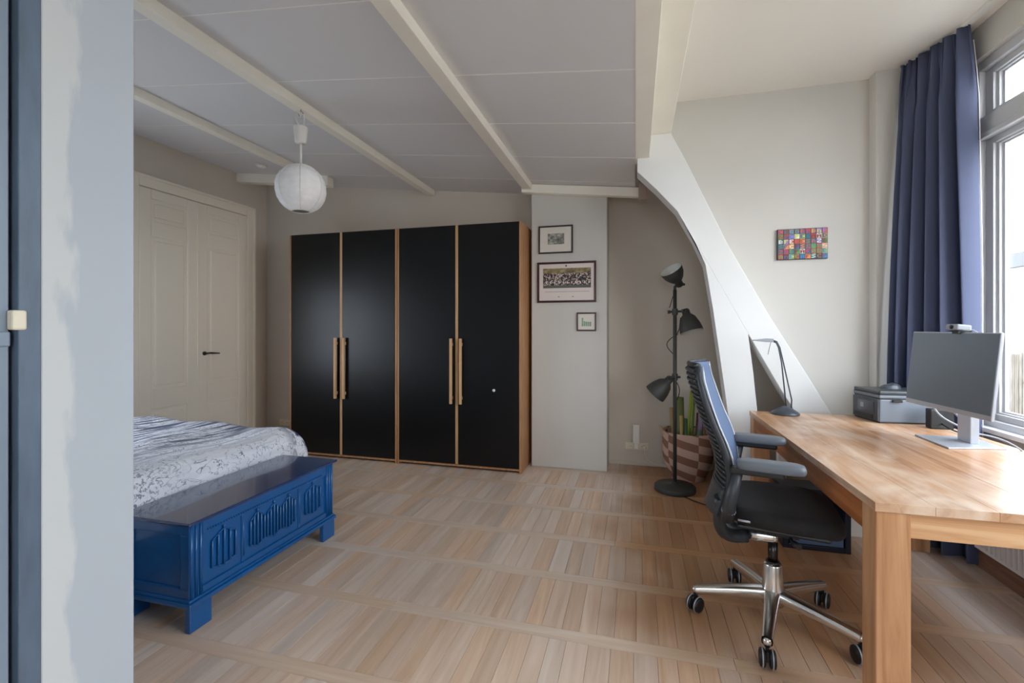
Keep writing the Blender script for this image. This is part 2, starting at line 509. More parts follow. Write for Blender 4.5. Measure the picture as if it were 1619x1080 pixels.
# ---------------- walls
struct(MB().box(XL-0.15, 2.1, YB, YB+0.15, -0.01, 3.3).build('wall_back', M['wall']), 'greige back wall behind the black wardrobes')
LW = (1.00, 2.50, 0.72, 1.85)      # window opening above the bed head
struct(MB().box(XL-0.15, XL, YF, LW[0], -0.01, 3.3).box(XL-0.15, XL, LW[1], YB, -0.01, 3.3).box(XL-0.15, XL, LW[0], LW[1], -0.01, LW[2]).box(XL-0.15, XL, LW[0], LW[1], LW[3], 3.3).build('wall_left', M['wall']), 'greige left wall with cream double doors')
RW = (-0.30, 0.90, 0.90, 2.20)     # opening of the unseen window added for fill light behind the viewer
struct(MB().box(XL-0.15, RW[0], YF-0.15, YF, -0.01, 3.3).box(RW[1], 2.1, YF-0.15, YF, -0.01, 3.3).box(RW[0], RW[1], YF-0.15, YF, -0.01, RW[2]).box(RW[0], RW[1], YF-0.15, YF, RW[3], 3.3).build('wall_front', M['wall']), 'greige wall behind the viewer')
# chimney breast
struct(MB().prism([(-0.94, 0), (-0.243, 0), (-0.243, zc(-0.243)-0.02), (-0.94, zc(-0.94)-0.02)], 'Y', 4.21, YB).build('wall_chimney', M['wall2'], bevel=0.006), 'pale chimney breast with three framed pictures')
# dormer cheek wall right of the truss
cheek = [(0.08, 3.1), (0.08, 2.60), (0.28, 2.26), (0.50, 1.84), (0.80, 1.26), (1.03, 0.80), (1.46, 0.0), (2.0, 0.0), (2.0, 3.1)]
struct(MB().prism(cheek, 'Y', Y_CHEEK, Y_CHEEK+0.10).build('wall_dormer', M['wall2']), 'light dormer wall with the colourful letter panel')
struct(MB().box(1.517, 2.0, 3.50, Y_CHEEK, -0.005, Z_DORMER+0.02).build('wall_pier', M['wall2'], bevel=0.004), 'slim wall pier behind the blue curtain')
# steep roof slope closing the lamp nook
nk = [(0.10, 2.80), (0.34, 2.38), (0.55, 2.0), (0.80, 1.52), (1.10, 1.0), (1.68, 0.0), (1.85, 0.0), (1.25, 1.05), (0.92, 1.58), (0.66, 2.08), (0.30, 2.80)]
struct(MB().prism(nk, 'Y', Y_CHEEK+0.10, YB).build('wall_slope', M['wall']), 'steep roof slope behind the white truss')
struct(MB().box(0.0, 0.24, Y_TRUSS+0.12, Y_CHEEK+0.10, 2.75, 3.2).box(0.0, 0.40, Y_CHEEK+0.10, YB, 2.62, 3.2).build('ceiling_nook', M['ceil']), 'small ceiling strip above the lamp nook')
# partition whose jamb is seen at the left edge of the picture
pz = zc(-1.2)
struct(MB().prism([(XL, 0), (-1.2, 0), (-1.2, pz+0.02), (XL, zc(XL)+0.02)], 'Y', 0.671, 0.856).build('wall_partition', M['jamb'], bevel=0.003), 'patchy grey plaster end of the partition at the left edge')
struct(MB().box(-1.36, -1.245, YF, 0.20, 0, 2.85).box(-1.36, -1.245, 0.20, 0.671, 2.35, 2.85).build('wall_hall', M['plaster']), 'grey plaster hall wall beside the viewer')

# window wall: dado, header, piers
WIN = [(1.76, 3.24), (0.17, 1.65)]
wr = MB()
wr.box(XR, 2.0, YF, 3.5, -0.01, 0.735)
wr.box(1.84, 2.0, YF, 3.5, 2.79, 3.1)
ys = [YF] + [q for w in reversed(WIN) for q in w] + [3.5]
for a, b in zip(ys[0::2], ys[1::2]):
    wr.box(XR, 2.0, a, b, 0.735, 2.79)
struct(wr.build('wall_right', M['wall2']), 'window wall beside the desk')
# skirtings
struct(MB().box(1.80, XR, YF, 3.5, 0, 0.10).build('baseboard_right', M['plinth'], bevel=0.004), 'brown wooden plinth under the window wall')
struct(MB().box(-0.243, 0.72, 4.485, YB, 0, 0.03).build('baseboard_back', M['wall'], bevel=0.003), 'low greige skirting in the lamp nook')

# ---------------- ceilings
ceil = MB().prism([(XL, zc(XL)+0.006), (0.0, zc(0)+0.006), (0.0, 3.2), (XL, 3.2)], 'Y', YF, YB).build('ceiling', M['seam'])
struct(ceil, 'pale grey boarded ceiling with white seams')
BEAMS = [-3.20, -2.10, -0.965]
xs_ = [XL, -3.22, -2.15, -0.97, 0.0]
rows = [2.262 + 0.592*k for k in range(-8, 4)] + [YB]
rows = [YF] + [r for r in rows if r > YF+0.05]
pm = {}
for ci in range(4):
    xa, xb = xs_[ci], xs_[ci+1]
    for ra, rb in zip(rows[:-1], rows[1:]):
        key = (ci, round(rb-ra, 3))
        if key not in pm:
            g = 0.0025
            b = MB().prism([(xa, zc(xa)), (xb, zc(xb)), (xb, zc(xb)+0.008), (xa, zc(xa)+0.008)], 'Y', g, rb-ra-g)
            me = b.mesh('ceiling_panel'); me.materials.append(M['ceil']); pm[key] = me
        o = bpy.data.objects.new('ceiling_panel', pm[key]); COL.objects.link(o); o.parent = ceil
        o.location = (0, ra, 0)
bt = MB().prism([(XL, zc(XL)-0.0015), (0.0, zc(0)-0.0015), (0.0, zc(0)+0.004), (XL, zc(XL)+0.004)], 'Y', -0.0035, 0.0035)
bme = bt.mesh('seam_batten'); bme.materials.append(M['seam'])
for rb in rows[1:-1]:
    o = bpy.data.objects.new('seam_batten', bme); COL.objects.link(o); o.parent = ceil; o.location = (0, rb, 0)
struct(MB().box(0.25, 2.0, YF, Y_CHEEK, Z_DORMER, 3.2).build('ceiling_dormer', M['ceil2']), 'flat off-white ceiling above the desk')

# ---------------- beams and truss
ends = {-3.20: 4.07, -2.10: YB, -0.965: 4.14}
for k, bx in enumerate(BEAMS):
    w_, h_ = 0.043, 0.058
    poly = [(bx-w_, zc(bx-w_)-h_), (bx+w_, zc(bx+w_)-h_), (bx+w_, zc(bx+w_)+0.02), (bx-w_, zc(bx-w_)+0.02)]
    struct(MB().prism(poly, 'Y', 0.856 if bx < -1.2 else YF, ends[bx]).build('trim_%d' % (k+1), M['beam'], bevel=0.004),
           ['cream ceiling beam nearest the double doors', 'cream ceiling beam carrying the paper pendant', 'cream ceiling beam ending beside the chimney breast'][k])
xa, xb = -1.02, 0.03
struct(MB().prism([(xa, zc(xa)-0.085), (xb, zc(xb)-0.085), (xb, zc(xb)-0.005), (xa, zc(xa)-0.005)], 'Y', 4.14, 4.21).build('trim_4', M['beam'], bevel=0.004), 'white cross beam above the framed pictures')
xa, xb = XL, -3.06
struct(MB().prism([(xa, zc(xa)-0.095), (xb, zc(xb)-0.10), (xb, zc(xb)+0.0), (xa, zc(xa)+0.0)], 'Y', 4.07, 4.17).build('trim_5', M['beam'], bevel=0.004), 'short cream cross beam from the left wall')
struct(MB().box(0.0, 0.10, YF, Y_TRUSS+0.12, zc(0)-0.003, 2.95).build('trim_6', M['beam'], bevel=0.003), 'pale lower board along the big ceiling beam')
struct(MB().box(0.10, 0.25, YF, Y_TRUSS+0.15, 2.69, 3.15).build('trim_7', M['beam'], bevel=0.004), 'big white ceiling beam joining the truss')
leg = [(0.016, 2.527), (0.097, 2.527), (0.099, 2.689), (0.246, 2.689), (0.35, 2.476), (0.495, 2.153), (0.617, 1.882), (0.756, 1.616), (0.892, 1.356),
       (1.044, 1.093), (1.236, 0.752), (1.655, 0.0), (1.43, 0.0), (1.007, 0.783), (0.957, 0.866), (0.748, 1.257), (0.60, 1.54), (0.44, 1.845), (0.286, 2.131), (0.15, 2.29), (0.016, 2.43)]
struct(MB().prism(leg, 'Y', Y_TRUSS, Y_CHEEK).build('trim_8', M['truss'], bevel=0.004), 'curved white truss leg sweeping down behind the desk')
post = [(0.288, 2.131), (0.371, 1.983), (0.475, 1.734), (0.524, 1.423), (0.577, 1.028), (0.617, 0.722), (0.70, 0.0), (0.875, 0.0), (0.803, 0.731), (0.776, 1.011), (0.746, 1.257), (0.598, 1.54), (0.438, 1.845)]
struct(MB().prism(post, 'Y', Y_TRUSS-0.008, Y_CHEEK-0.02).build('trim_9', M['truss'], bevel=0.003), 'white truss post beside the office chair')
struct(MB().box(0.03, 0.10, 4.10, 4.19, 2.40, 2.62).build('trim_10', mat('raw_pinkish_timber', (176, 160, 150), 0.7), bevel=0.003), 'short hanging timber block beside the truss top')

# ---------------- left double door (door_1)
d1 = empty_struct('door_1', (XL, 3.61, 0), 'cream panelled double doors on the left wall')
x = XL
cs = MB()
cs.box(x, x+0.035, 2.94, 3.03, 0, 2.64); cs.box(x, x+0.035, 4.19, 4.28, 0, 2.64); cs.box(x, x+0.035, 3.03, 4.19, 2.55, 2.64)
cs.box(x, x+0.050, 2.93, 2.955, 0, 2.655); cs.box(x, x+0.050, 4.265, 4.29, 0, 2.655); cs.box(x, x+0.050, 2.93, 4.29, 2.63, 2.655)
cs.build('door_casing', M['doorp'], d1, world=True, bevel=0.006)
for ya, yb in ((3.034, 3.590), (3.598, 4.186)):
    lf = MB().box(x, x+0.012, ya, yb, 0.01, 2.546).build('door_leaf', M['doorp'], d1, world=True, bevel=0.002)
    st = MB(); sw_ = 0.105
    st.box(x+0.008, x+0.024, ya, ya+sw_, 0.01, 2.546); st.box(x+0.008, x+0.024, yb-sw_, yb, 0.01, 2.546)
    for za, zb in ((0.01, 0.20), (0.56, 0.74), (2.12, 2.26), (2.46, 2.546)):
        st.box(x+0.008, x+0.024, ya+sw_, yb-sw_, za, zb)
    st.build('stile_frame', M['doorp'], lf, world=True, bevel=0.006)
    for za, zb in ((0.235, 0.525), (0.775, 2.085), (2.295, 2.425)):
        MB().box(x+0.004, x+0.023, ya+sw_+0.035, yb-sw_-0.035, za, zb).build('raised_panel', M['doorp'], lf, world=True, bevel=0.013, seg=3)
hb = MB().lathe([(0.0001, 0), (0.02, 0), (0.02, 0.012), (0.008, 0.014), (0.008, 0.05), (0.0001, 0.05)], 12, (x+0.024, 3.66, 1.04), (1, 0, 0))
hb.tube([(x+0.066, 3.65, 1.04), (x+0.068, 3.70, 1.043), (x+0.066, 3.80, 1.035)], [0.009, 0.009, 0.007], 8)
h_ = hb.build('lever_handle', M['gunmetal'], d1, world=True); h_['label'] = 'dark metal lever handle'
MB().box(x+0.012, x+0.03, 3.588, 3.600, 0.02, 2.54).build('meeting_strip', M['doorp'], d1, world=True, bevel=0.002)

# ---------------- blue-grey door beside the viewer (door_2)
d2 = empty_struct('door_2', (-1.21, 0.45, 0), 'blue-grey door and frame at the far left edge')
MB().box(-1.26, -1.198, 0.634, 0.671, 0, 2.4).build('door_frame', M['frameblue'], d2, world=True, bevel=0.002)
MB().box(-1.30, -1.225, 0.60, 0.64, 0, 2.36).build('door_gap', M['dark'], d2, world=True)
lf = MB().box(-1.25, -1.212, 0.20, 0.6265, 0.01, 2.35).build('door_leaf', M['leafblue'], d2, world=True, bevel=0.002)
MB().box(-1.214, -1.206, 0.20, 0.6265, 1.262, 1.292).build('door_rail', M['leafblue'], lf, world=True, bevel=0.003)
hg = MB().box(-1.212, -1.192, 0.622, 0.645, 1.295, 1.335).build('hinge_plate', M['socket'], d2, world=True, bevel=0.004)
hg['label'] = 'cream painted hinge plate'

# ---------------- windows
def make_window(n, ya, yb, label):
    w = empty_struct('window_%d' % n, (1.92, (ya+yb)/2, 0.75), label)
    X0, X1 = 1.875, 1.975
    fr = MB()
    zb, zt = 0.735, 2.80
    fr.box(X0, X1, ya, ya+0.06, zb, zt); fr.box(X0, X1, yb-0.06, yb, zb, zt)
    fr.box(X0, X1, ya+0.06, yb-0.06, zt-0.06, zt); fr.box(X0, X1, ya+0.06, yb-0.06, zb, zb+0.06)
    fr.build('window_frame', M['winframe'], w, world=True, bevel=0.004)
    MB().box(X0-0.008, X1, ya+0.06, yb-0.06, 2.35, 2.47).box(X0-0.022, X0, ya+0.06, yb-0.06, 2.345, 2.375).build('transom', M['winframe'], w, world=True, bevel=0.004)
    for nm, za, zz in (('lower_sash', zb+0.06, 2.35), ('upper_sash', 2.47, zt-0.06)):
        s = MB(); a, b = ya+0.06, yb-0.06
        for off, t, xx in ((0.0, 0.055, 0.0), (0.055, 0.02, 0.015), (0.075, 0.016, 0.03)):
            q = 0.03+xx
            za_, zz_ = za+off*0.55, zz-off*0.55
            tv = t*0.6
            s.box(X0+q, X1-0.02, a+off, a+off+t, za_, zz_); s.box(X0+q, X1-0.02, b-off-t, b-off, za_, zz_)
            s.box(X0+q, X1-0.02, a+off+t, b-off-t, za_, za_+tv); s.box(X0+q, X1-0.02, a+off+t, b-off-t, zz_-tv, zz_)
        sb = s.build(nm, M['winframe'], w, world=True, bevel=0.002)
        MB().box(1.948, 1.952, a+0.088, b-0.088, za+0.048, zz-0.048).build('pane', M['glass'], sb, world=True)
    MB().box(1.825, X0+0.004, ya-0.05, yb+0.05, 0.735, 0.760).build('window_sill', M['sill'], w, world=True, bevel=0.003)
    pl = bpy.data.lights.new('window_portal', 'AREA'); pl.shape = 'RECTANGLE'
    pl.size = 2.1; pl.size_y = yb-ya
    pl.cycles.is_portal = True
    po = bpy.data.objects.new('window_portal', pl); COL.objects.link(po)
    po.location = (2.01, (ya+yb)/2, 1.77); po.rotation_euler = (0, PI/2, 0)
make_window(1, WIN[0][0], WIN[0][1], 'grey-white window beside the monitor')
make_window(2, WIN[1][0], WIN[1][1], 'grey-white window nearest the viewer, right of the desk')
w4 = empty_struct('window_3', ((RW[0]+RW[1])/2, YF-0.07, RW[2]), 'wide unseen window added for fill light in the wall behind the viewer')
fr = MB()
for xa, xb in ((RW[0], RW[0]+0.06), (0.27, 0.33), (RW[1]-0.06, RW[1])): fr.box(xa, xb, YF-0.12, YF-0.02, RW[2], RW[3])
for za, zb in ((RW[2], RW[2]+0.06), (RW[3]-0.06, RW[3])): fr.box(RW[0], RW[1], YF-0.12, YF-0.02, za, zb)
fr.build('window_frame', M['winframe'], w4, world=True, bevel=0.004)
for xa, xb in ((RW[0]+0.06, 0.27), (0.33, RW[1]-0.06)):
    MB().box(xa, xb, YF-0.072, YF-0.068, RW[2]+0.06, RW[3]-0.06).build('pane', M['glass'], w4, world=True)
pl = bpy.data.lights.new('window_portal', 'AREA'); pl.shape = 'RECTANGLE'; pl.size = RW[1]-RW[0]; pl.size_y = RW[3]-RW[2]; pl.cycles.is_portal = True
po = bpy.data.objects.new('window_portal', pl); COL.objects.link(po); po.location = ((RW[0]+RW[1])/2, YF-0.14, (RW[2]+RW[3])/2); po.rotation_euler = (PI/2, 0, 0)
w5 = empty_struct('window_4', (XL-0.07, (LW[0]+LW[1])/2, LW[2]), 'window above the bed head on the left wall')
fr = MB()
for ya, yb in ((LW[0], LW[0]+0.06), (1.72, 1.78), (LW[1]-0.06, LW[1])): fr.box(XL-0.12, XL-0.02, ya, yb, LW[2], LW[3])
for za, zb in ((LW[2], LW[2]+0.06), (LW[3]-0.06, LW[3])): fr.box(XL-0.12, XL-0.02, LW[0], LW[1], za, zb)
fr.build('window_frame', M['winframe'], w5, world=True, bevel=0.004)
for ya, yb in ((LW[0]+0.06, 1.72), (1.78, LW[1]-0.06)):
    MB().box(XL-0.072, XL-0.068, ya, yb, LW[2]+0.06, LW[3]-0.06).build('pane', M['glass'], w5, world=True)
pl = bpy.data.lights.new('window_portal', 'AREA'); pl.shape = 'RECTANGLE'; pl.size = LW[3]-LW[2]; pl.size_y = LW[1]-LW[0]; pl.cycles.is_portal = True
po = bpy.data.objects.new('window_portal', pl); COL.objects.link(po); po.location = (XL-0.14, (LW[0]+LW[1])/2, (LW[2]+LW[3])/2); po.rotation_euler = (0, -PI/2, 0)
struct(MB().box(1.74, 1.775, YF, 3.45, Z_DORMER-0.018, Z_DORMER+0.001).build('trim_11', M['white'], bevel=0.003), 'white curtain track on the ceiling')

# ================================================================== OUTSIDE
o = MB().box(2.0, 4.1, -5, 9, -0.25, -0.15).box(-6, 2.1, -5, YF-0.15, -0.25, -0.15).build('roof_terrace', M['terrace'])
struct(o, 'grey roof terrace outside the window')
rd = MB()
for k in range(260):
    yy = 0.2 + k*0.021
    xx = 3.3 + random.uniform(-0.008, 0.008); zt = 1.08 + random.uniform(-0.03, 0.015)
    rd.tube([(xx, yy+random.uniform(-.006, .006), -0.15), (xx+random.uniform(-.01, .01), yy+random.uniform(-.006, .006), zt)], random.uniform(0.007, 0.011), 5)
rd.box(3.31, 3.325, 0.15, 5.7, 0.1, 0.13); rd.box(3.31, 3.325, 0.15, 5.7, 0.8, 0.83)
rdo = tag(rd.build('reed_screen', M['reed']), 'weathered reed screen along the terrace outside', 'fence')
rdo['kind'] = 'stuff'
nb = thing('neighbour_building', (9, 10, -6), 'white rendered building with grey roof edge outside', 'building')
MB().box(8.5, 14, 2, 26, -6, 2.68).build('wall', M['outwall'], nb, world=True)
MB().box(8.35, 14.2, 1.9, 26.2, 2.68, 3.0).build('roof_edge', M['outroof'], nb, world=True)
MB().box(9.0, 9.25, 13.3, 13.55, 3.0, 3.5).tube([(9.1, 13.1, 3.0), (9.1, 13.1, 3.8)], 0.03, 6).build('chimney', M['outroof'], nb, world=True)
struct(MB().box(-60, 80, -60, 80, -6.3, -6.0).build('ground', M['terrace']), 'ground far below outside')

# ================================================================== WARDROBES
def wardrobe(x0, x1, label, lock=False):
    yf, yb, H = 3.945, 4.46, 2.245
    w = thing('wardrobe', ((x0+x1)/2, (yf+yb)/2, 0), label, 'wardrobe', 'black wardrobes on the back wall')
    for xa, xb in ((x0, x0+0.019), (x1-0.019, x1)):
        MB().box(xa, xb, yf, yb, 0.0, H).build('side_panel', M['ward'], w, world=True, bevel=0.0015)
    MB().box(x0+0.019, x1-0.019, yf+0.004, yb, H-0.02, H).build('top_panel', M['ward'], w, world=True, bevel=0.001)
    MB().box(x0+0.019, x1-0.019, yf+0.002, yb, 0.022, 0.04).build('bottom_panel', M['ward'], w, world=True, bevel=0.001)
    MB().box(x0+0.019, x1-0.019, yb-0.008, yb, 0.04, H-0.02).build('back_panel', M['ward'], w, world=True)
    MB().box(x0+0.019, x1-0.019, yf+0.05, yf+0.065, 0.0, 0.022).build('gap_shadow_strip', M['dark'], w, world=True)  # near-black strip paints the shadow gap under the doors
    xm = (x0+x1)/2
    for side, (xa, xb) in enumerate(((x0+0.021, xm-0.0015), (xm+0.0015, x1-0.021))):
        lab = None
        dr = MB().box(xa, xb, yf-0.004, yf+0.0035, 0.044, H-0.003).build('door', M['wardblack'], w, world=True, bevel=0.0015)
        ex0, ex1 = (xb-0.011, xb) if side == 0 else (xa, xa+0.011)
        MB().box(ex0, ex1, yf-0.0065, yf-0.003, 0.044, H-0.003).build('edge_strip', M['handle'], dr, world=True)
        hx = xm-0.047 if side == 0 else xm+0.047
        hd = MB().box(hx-0.0120, hx+0.0120, yf-0.046, yf-0.022, 0.60, 1.20)
        hd.box(hx-0.01, hx+0.01, yf-0.024, yf-0.003, 0.64, 0.67).box(hx-0.01, hx+0.01, yf-0.024, yf-0.003, 1.13, 1.16)
        ho = hd.build('handle', M['handle'], dr, world=True, bevel=0.004)
        ho['label'] = 'long light wooden bar handle'
        if lock and side == 1:
            lo = MB().lathe([(0.0001, 0.012), (0.011, 0.012), (0.013, 0.008), (0.013, 0), (0.0001, 0)], 14, (-1.225, yf-0.004, 0.735), (0, -1, 0)).build('lock', M['white'], dr, world=True)
            lo['label'] = 'small white lock'
    return w
wardrobe(-3.415, -2.198, 'black two-door wardrobe with wooden edges, nearer the double doors')
wardrobe(-2.192, -0.974, 'black two-door wardrobe with wooden edges, beside the chimney breast', lock=True)

# ================================================================== PICTURES
def print_mat(name, bg, cols, scale, kind):
    m = bpy.data.materials.new(name); m.use_nodes = True
    N, L = m.node_tree.nodes, m.node_tree.links
    p = N['Principled BSDF']; p.inputs['Roughness'].default_value = 0.6
    tc = N.new('ShaderNodeTexCoord'); mp = N.new('ShaderNodeMapping')
    L.new(tc.outputs['Object'], mp.inputs['Vector']); mp.inputs['Scale'].default_value = scale
    t = N.new('ShaderNodeTexVoronoi') if kind == 'crowd' else N.new('ShaderNodeTexNoise')
    t.inputs['Scale'].default_value = 1.0
    L.new(mp.outputs['Vector'], t.inputs['Vector'])
    r = N.new('ShaderNodeValToRGB')
    e = r.color_ramp.elements
    e[0].color = lin(*cols[0]); e[1].color = lin(*cols[-1]); e[0].position = 0.25; e[1].position = 0.75
    for i, cc in enumerate(cols[1:-1]):
        k = e.new(0.25 + 0.5*(i+1)/(len(cols)-1)); k.color = lin(*cc)
    if kind == 'crowd':
        sp = N.new('ShaderNodeSeparateColor'); L.new(t.outputs['Color'], sp.inputs[0]); L.new(sp.outputs[0], r.inputs['Fac'])
    else:
        L.new(t.outputs['Fac'], r.inputs['Fac'])
    L.new(r.outputs['Color'], p.inputs['Base Color'])
    return m
M['frame_dark'] = mat('dark_frame', (40, 26, 26), 0.3)
M['frame_red'] = mat('mahogany_frame', (62, 24, 24), 0.3)
M['passe'] = mat('picture_mount', (226, 220, 210), 0.8)
M['passe_pink'] = mat('picture_mount_pink', (226, 214, 208), 0.8)
def picture(x0, x1, z0, z1, fw, fm, label, mount, y=4.21):
    cx, cz = (x0+x1)/2, (z0+z1)/2
    t = thing('picture_frame', (cx, y, z0), label, 'picture', 'framed pictures on the chimney breast')
    ya, yb = y-0.020, y-0.001
    for a in ((x0, x1, z1-fw, z1), (x0, x1, z0, z0+fw), (x0, x0+fw, z0+fw, z1-fw), (x1-fw, x1, z0+fw, z1-fw)):
        MB().box(a[0], a[1], ya, yb, a[2], a[3]).build('frame_rail', fm, t, world=True, bevel=0.003)
    MB().box(x0+fw*0.6, x1-fw*0.6, y-0.008, y-0.003, z0+fw*0.6, z1-fw*0.6).build('mount', mount, t, world=True)
    return t
t = picture(-0.869, -0.549, 1.986, 2.243, 0.013, M['frame_dark'], 'dark framed picture with a small grey etching, topmost of three', M['passe'])
pr = MB().box(-0.782, -0.630, 4.199, 4.203, 2.070, 2.170).build('print', print_mat('etching', None, [(70, 72, 66), (130, 130, 122), (205, 202, 192)], (34, 34, 34), 'noise'), t, world=True)
t = picture(-0.881, -0.338, 1.531, 1.906, 0.019, M['frame_red'], 'wide mahogany framed group photograph, largest of three', M['passe_pink'])
gp = MB().box(-0.826, -0.386, 4.199, 4.203, 1.69, 1.80).build('photograph', print_mat('crowd', None, [(38, 34, 40), (90, 74, 72), (60, 52, 58), (196, 178, 168)], (92, 92, 92), 'crowd'), t, world=True)
MB().box(-0.826, -0.386, 4.199, 4.203, 1.80, 1.847).build('photograph_background', print_mat('foliage', None, [(70, 62, 46), (140, 122, 84), (176, 160, 120)], (26, 26, 26), 'noise'), t, world=True)
MB().box(-0.826, -0.386, 4.199, 4.203, 1.665, 1.69).build('photograph_ground', mat('photo_ground', (96, 96, 92), 0.7), t, world=True)
for i in range(11):
    MB().prism([(-0.80+i*0.039, 1.705), (-0.788+i*0.039, 1.705), (-0.790+i*0.039, 1.725), (-0.798+i*0.039, 1.725)], 'Y', 4.1975, 4.200).build('white_shirt', M['passe'], t, world=True)
MB().lathe([(0.0001, 0.002), (0.008, 0.002), (0.008, 0)], 10, (-0.612, 4.203, 1.868), (0, -1, 0)).build('emblem', M['frame_dark'], t, world=True)
for xx in (-0.68, -0.55):
    MB().box(xx-0.007, xx+0.007, 4.2015, 4.2035, 1.582, 1.588).build('signature', M['charcoal'], t, world=True)
MB().box(-0.81, -0.40, 4.2018, 4.2033, 1.628, 1.634).build('caption_line', mat('caption', (176, 172, 170), 0.8), t, world=True)
t = picture(-0.515, -0.338, 1.268, 1.438, 0.013, M['frame_red'], 'small square framed green print, lowest of three', M['passe'])
gm = mat('green_ink', (134, 160, 138), 0.7, var=0.25, vscale=40)
for i, hh in enumerate((0.075, 0.045, 0.042, 0.040, 0.038)):
    MB().box(-0.470+i*0.018, -0.456+i*0.018, 4.1995, 4.2035, 1.313, 1.313+hh).build('print_figure', gm, t, world=True)

# colourful letter panel on the dormer wall
art = thing('letter_panel', (1.117, Y_CHEEK, 1.77), 'small colourful panel of letter tiles on the dormer wall', 'artwork')
ax0, ax1, az0, az1 = 0.961, 1.270, 1.772, 1.985
MB().box(ax0, ax1, Y_CHEEK-0.022, Y_CHEEK-0.001, az0, az1).build('board', mat('panel_board', (60, 66, 70), 0.6), art, world=True, bevel=0.002)
pal = [(60, 92, 140), (222, 216, 206), (172, 70, 52), (214, 160, 70), (150, 120, 190), (196, 90, 80), (120, 44, 40), (190, 205, 80), (96, 140, 108), (198, 60, 66), (44, 130, 180), (230, 150, 90), (30, 110, 120), (120, 80, 120), (90, 150, 90)]
pm_ = [mat('tile_paint', c, 0.5) for c in pal]
GL = {'B': ['110','101','110','101','110'], 'n': ['000','110','101','101','101'], 'e': ['111','100','110','100','111'], 'C': ['011','100','100','100','011'],
      'P': ['110','101','110','100','100'], 'a': ['010','101','111','101','101'], 'F': ['111','100','110','100','100'], 'S': ['011','100','010','001','110'], 'Z': ['111','001','010','100','111'], 'D': ['110','101','101','101','110']}
rr = random.Random(5)
tile_mesh = {}
nc, nr = 9, 6
cw, ch = (ax1-ax0-0.006)/nc, (az1-az0-0.006)/nr
for i in range(nc):
    for j in range(nr):
        k = rr.randrange(len(pal)); k2 = (k + rr.randrange(1, len(pal))) % len(pal)
        xa = ax0+0.003+i*cw; za = az0+0.003+j*ch
        b = MB().box(0.0012, cw-0.0012, -0.004, 0, 0.0012, ch-0.0012)
        ob = b.build('letter_tile', pm_[k], art); ob.location = (xa-1.117, -0.022, za-1.77)
        g = GL[rr.choice(list(GL))]
        lb = MB(); px, pz2 = (cw-0.008)/3, (ch-0.008)/5
        for r_, row in enumerate(g):
            for q, ch_ in enumerate(row):
                if ch_ == '1': lb.box(0.004+q*px, 0.004+(q+1)*px, -0.0058, -0.0038, ch-0.004-(r_+1)*pz2, ch-0.004-r_*pz2)
        lb.build('letter', pm_[k2], ob)

# ================================================================== SOCKETS
def double_socket(name, cx, cz, y, label, w=0.15, h=0.075):
    t = thing(name, (cx, y, cz), label, 'socket')
    MB().box(cx-w/2, cx+w/2, y-0.012, y-0.0005, cz-h/2, cz+h/2).build('plate', M['socket'], t, world=True, bevel=0.004)
    for sx in (-1, 1):
        r = MB().lathe([(0.024, 0.0), (0.026, 0.004), (0.022, 0.004), (0.020, -0.002), (0.0001, -0.002)], 16, (cx+sx*w/4, y-0.012, cz), (0, -1, 0)).build('socket_well', M['socket'], t, world=True)
        MB().box(cx+sx*w/4-0.010, cx+sx*w/4-0.005, y-0.0125, y-0.0095, cz-0.003, cz+0.003).box(cx+sx*w/4+0.005, cx+sx*w/4+0.010, y-0.0125, y-0.0095, cz-0.003, cz+0.003).build('pin_holes', M['hole'], r, world=True)
    return t
double_socket('wall_socket', -3.957, 0.19, YB, 'cream double wall socket beside the left wardrobe')
t = double_socket('wall_socket', 0.016, 0.178, YB, 'cream socket strip on the back wall of the lamp nook', w=0.215, h=0.07)
wp = thing('plug_in_repeater', (0.012, YB-0.012, 0.18), 'white upright plug-in device on the nook socket', 'device')
MB().box(-0.020, 0.040, YB-0.055, YB-0.017, 0.215, 0.388).build('housing', M['white'], wp, world=True, bevel=0.006)
MB().box(-0.008, 0.030, YB-0.050, YB-0.013, 0.160, 0.216).build('plug', M['white'], wp, world=True, bevel=0.005)
pc = thing('wall_charger', (0.10, YB-0.02, 0.03), 'cream charger with cord running from the nook socket to the floor', 'charger')
MB().lathe([(0.0001, 0), (0.018, 0), (0.018, 0.03), (0.008, 0.036), (0.0001, 0.036)], 12, (0.085, YB-0.014, 0.178), (0, -1, 0)).build('plug', M['socket'], pc, world=True)
MB().tube(bez((0.085, YB-0.05, 0.175), (0.09, YB-0.06, 0.03), (0.15, YB-0.05, 0.05), (0.26, YB-0.03, 0.006), 14), 0.003, 6).build('cord', M['socket'], pc, world=True)
sd = thing('smoke_detector', (-3.60, 3.77, zc(-3.6)), 'small white round detector on the ceiling by the first beam', 'detector')
MB().lathe([(0.0001, -0.028), (0.03, -0.028), (0.045, -0.018), (0.05, 0.0), (0.0001, 0.0)], 20, (-3.60, 3.77, zc(-3.6)-0.002)).build('cover', M['white'], sd, world=True)
MB().lathe([(0.052, -0.008), (0.055, -0.004), (0.055, 0.002), (0.0001, 0.002)], 20, (-3.60, 3.77, zc(-3.6)-0.001)).build('mounting_ring', M['white'], sd, world=True)

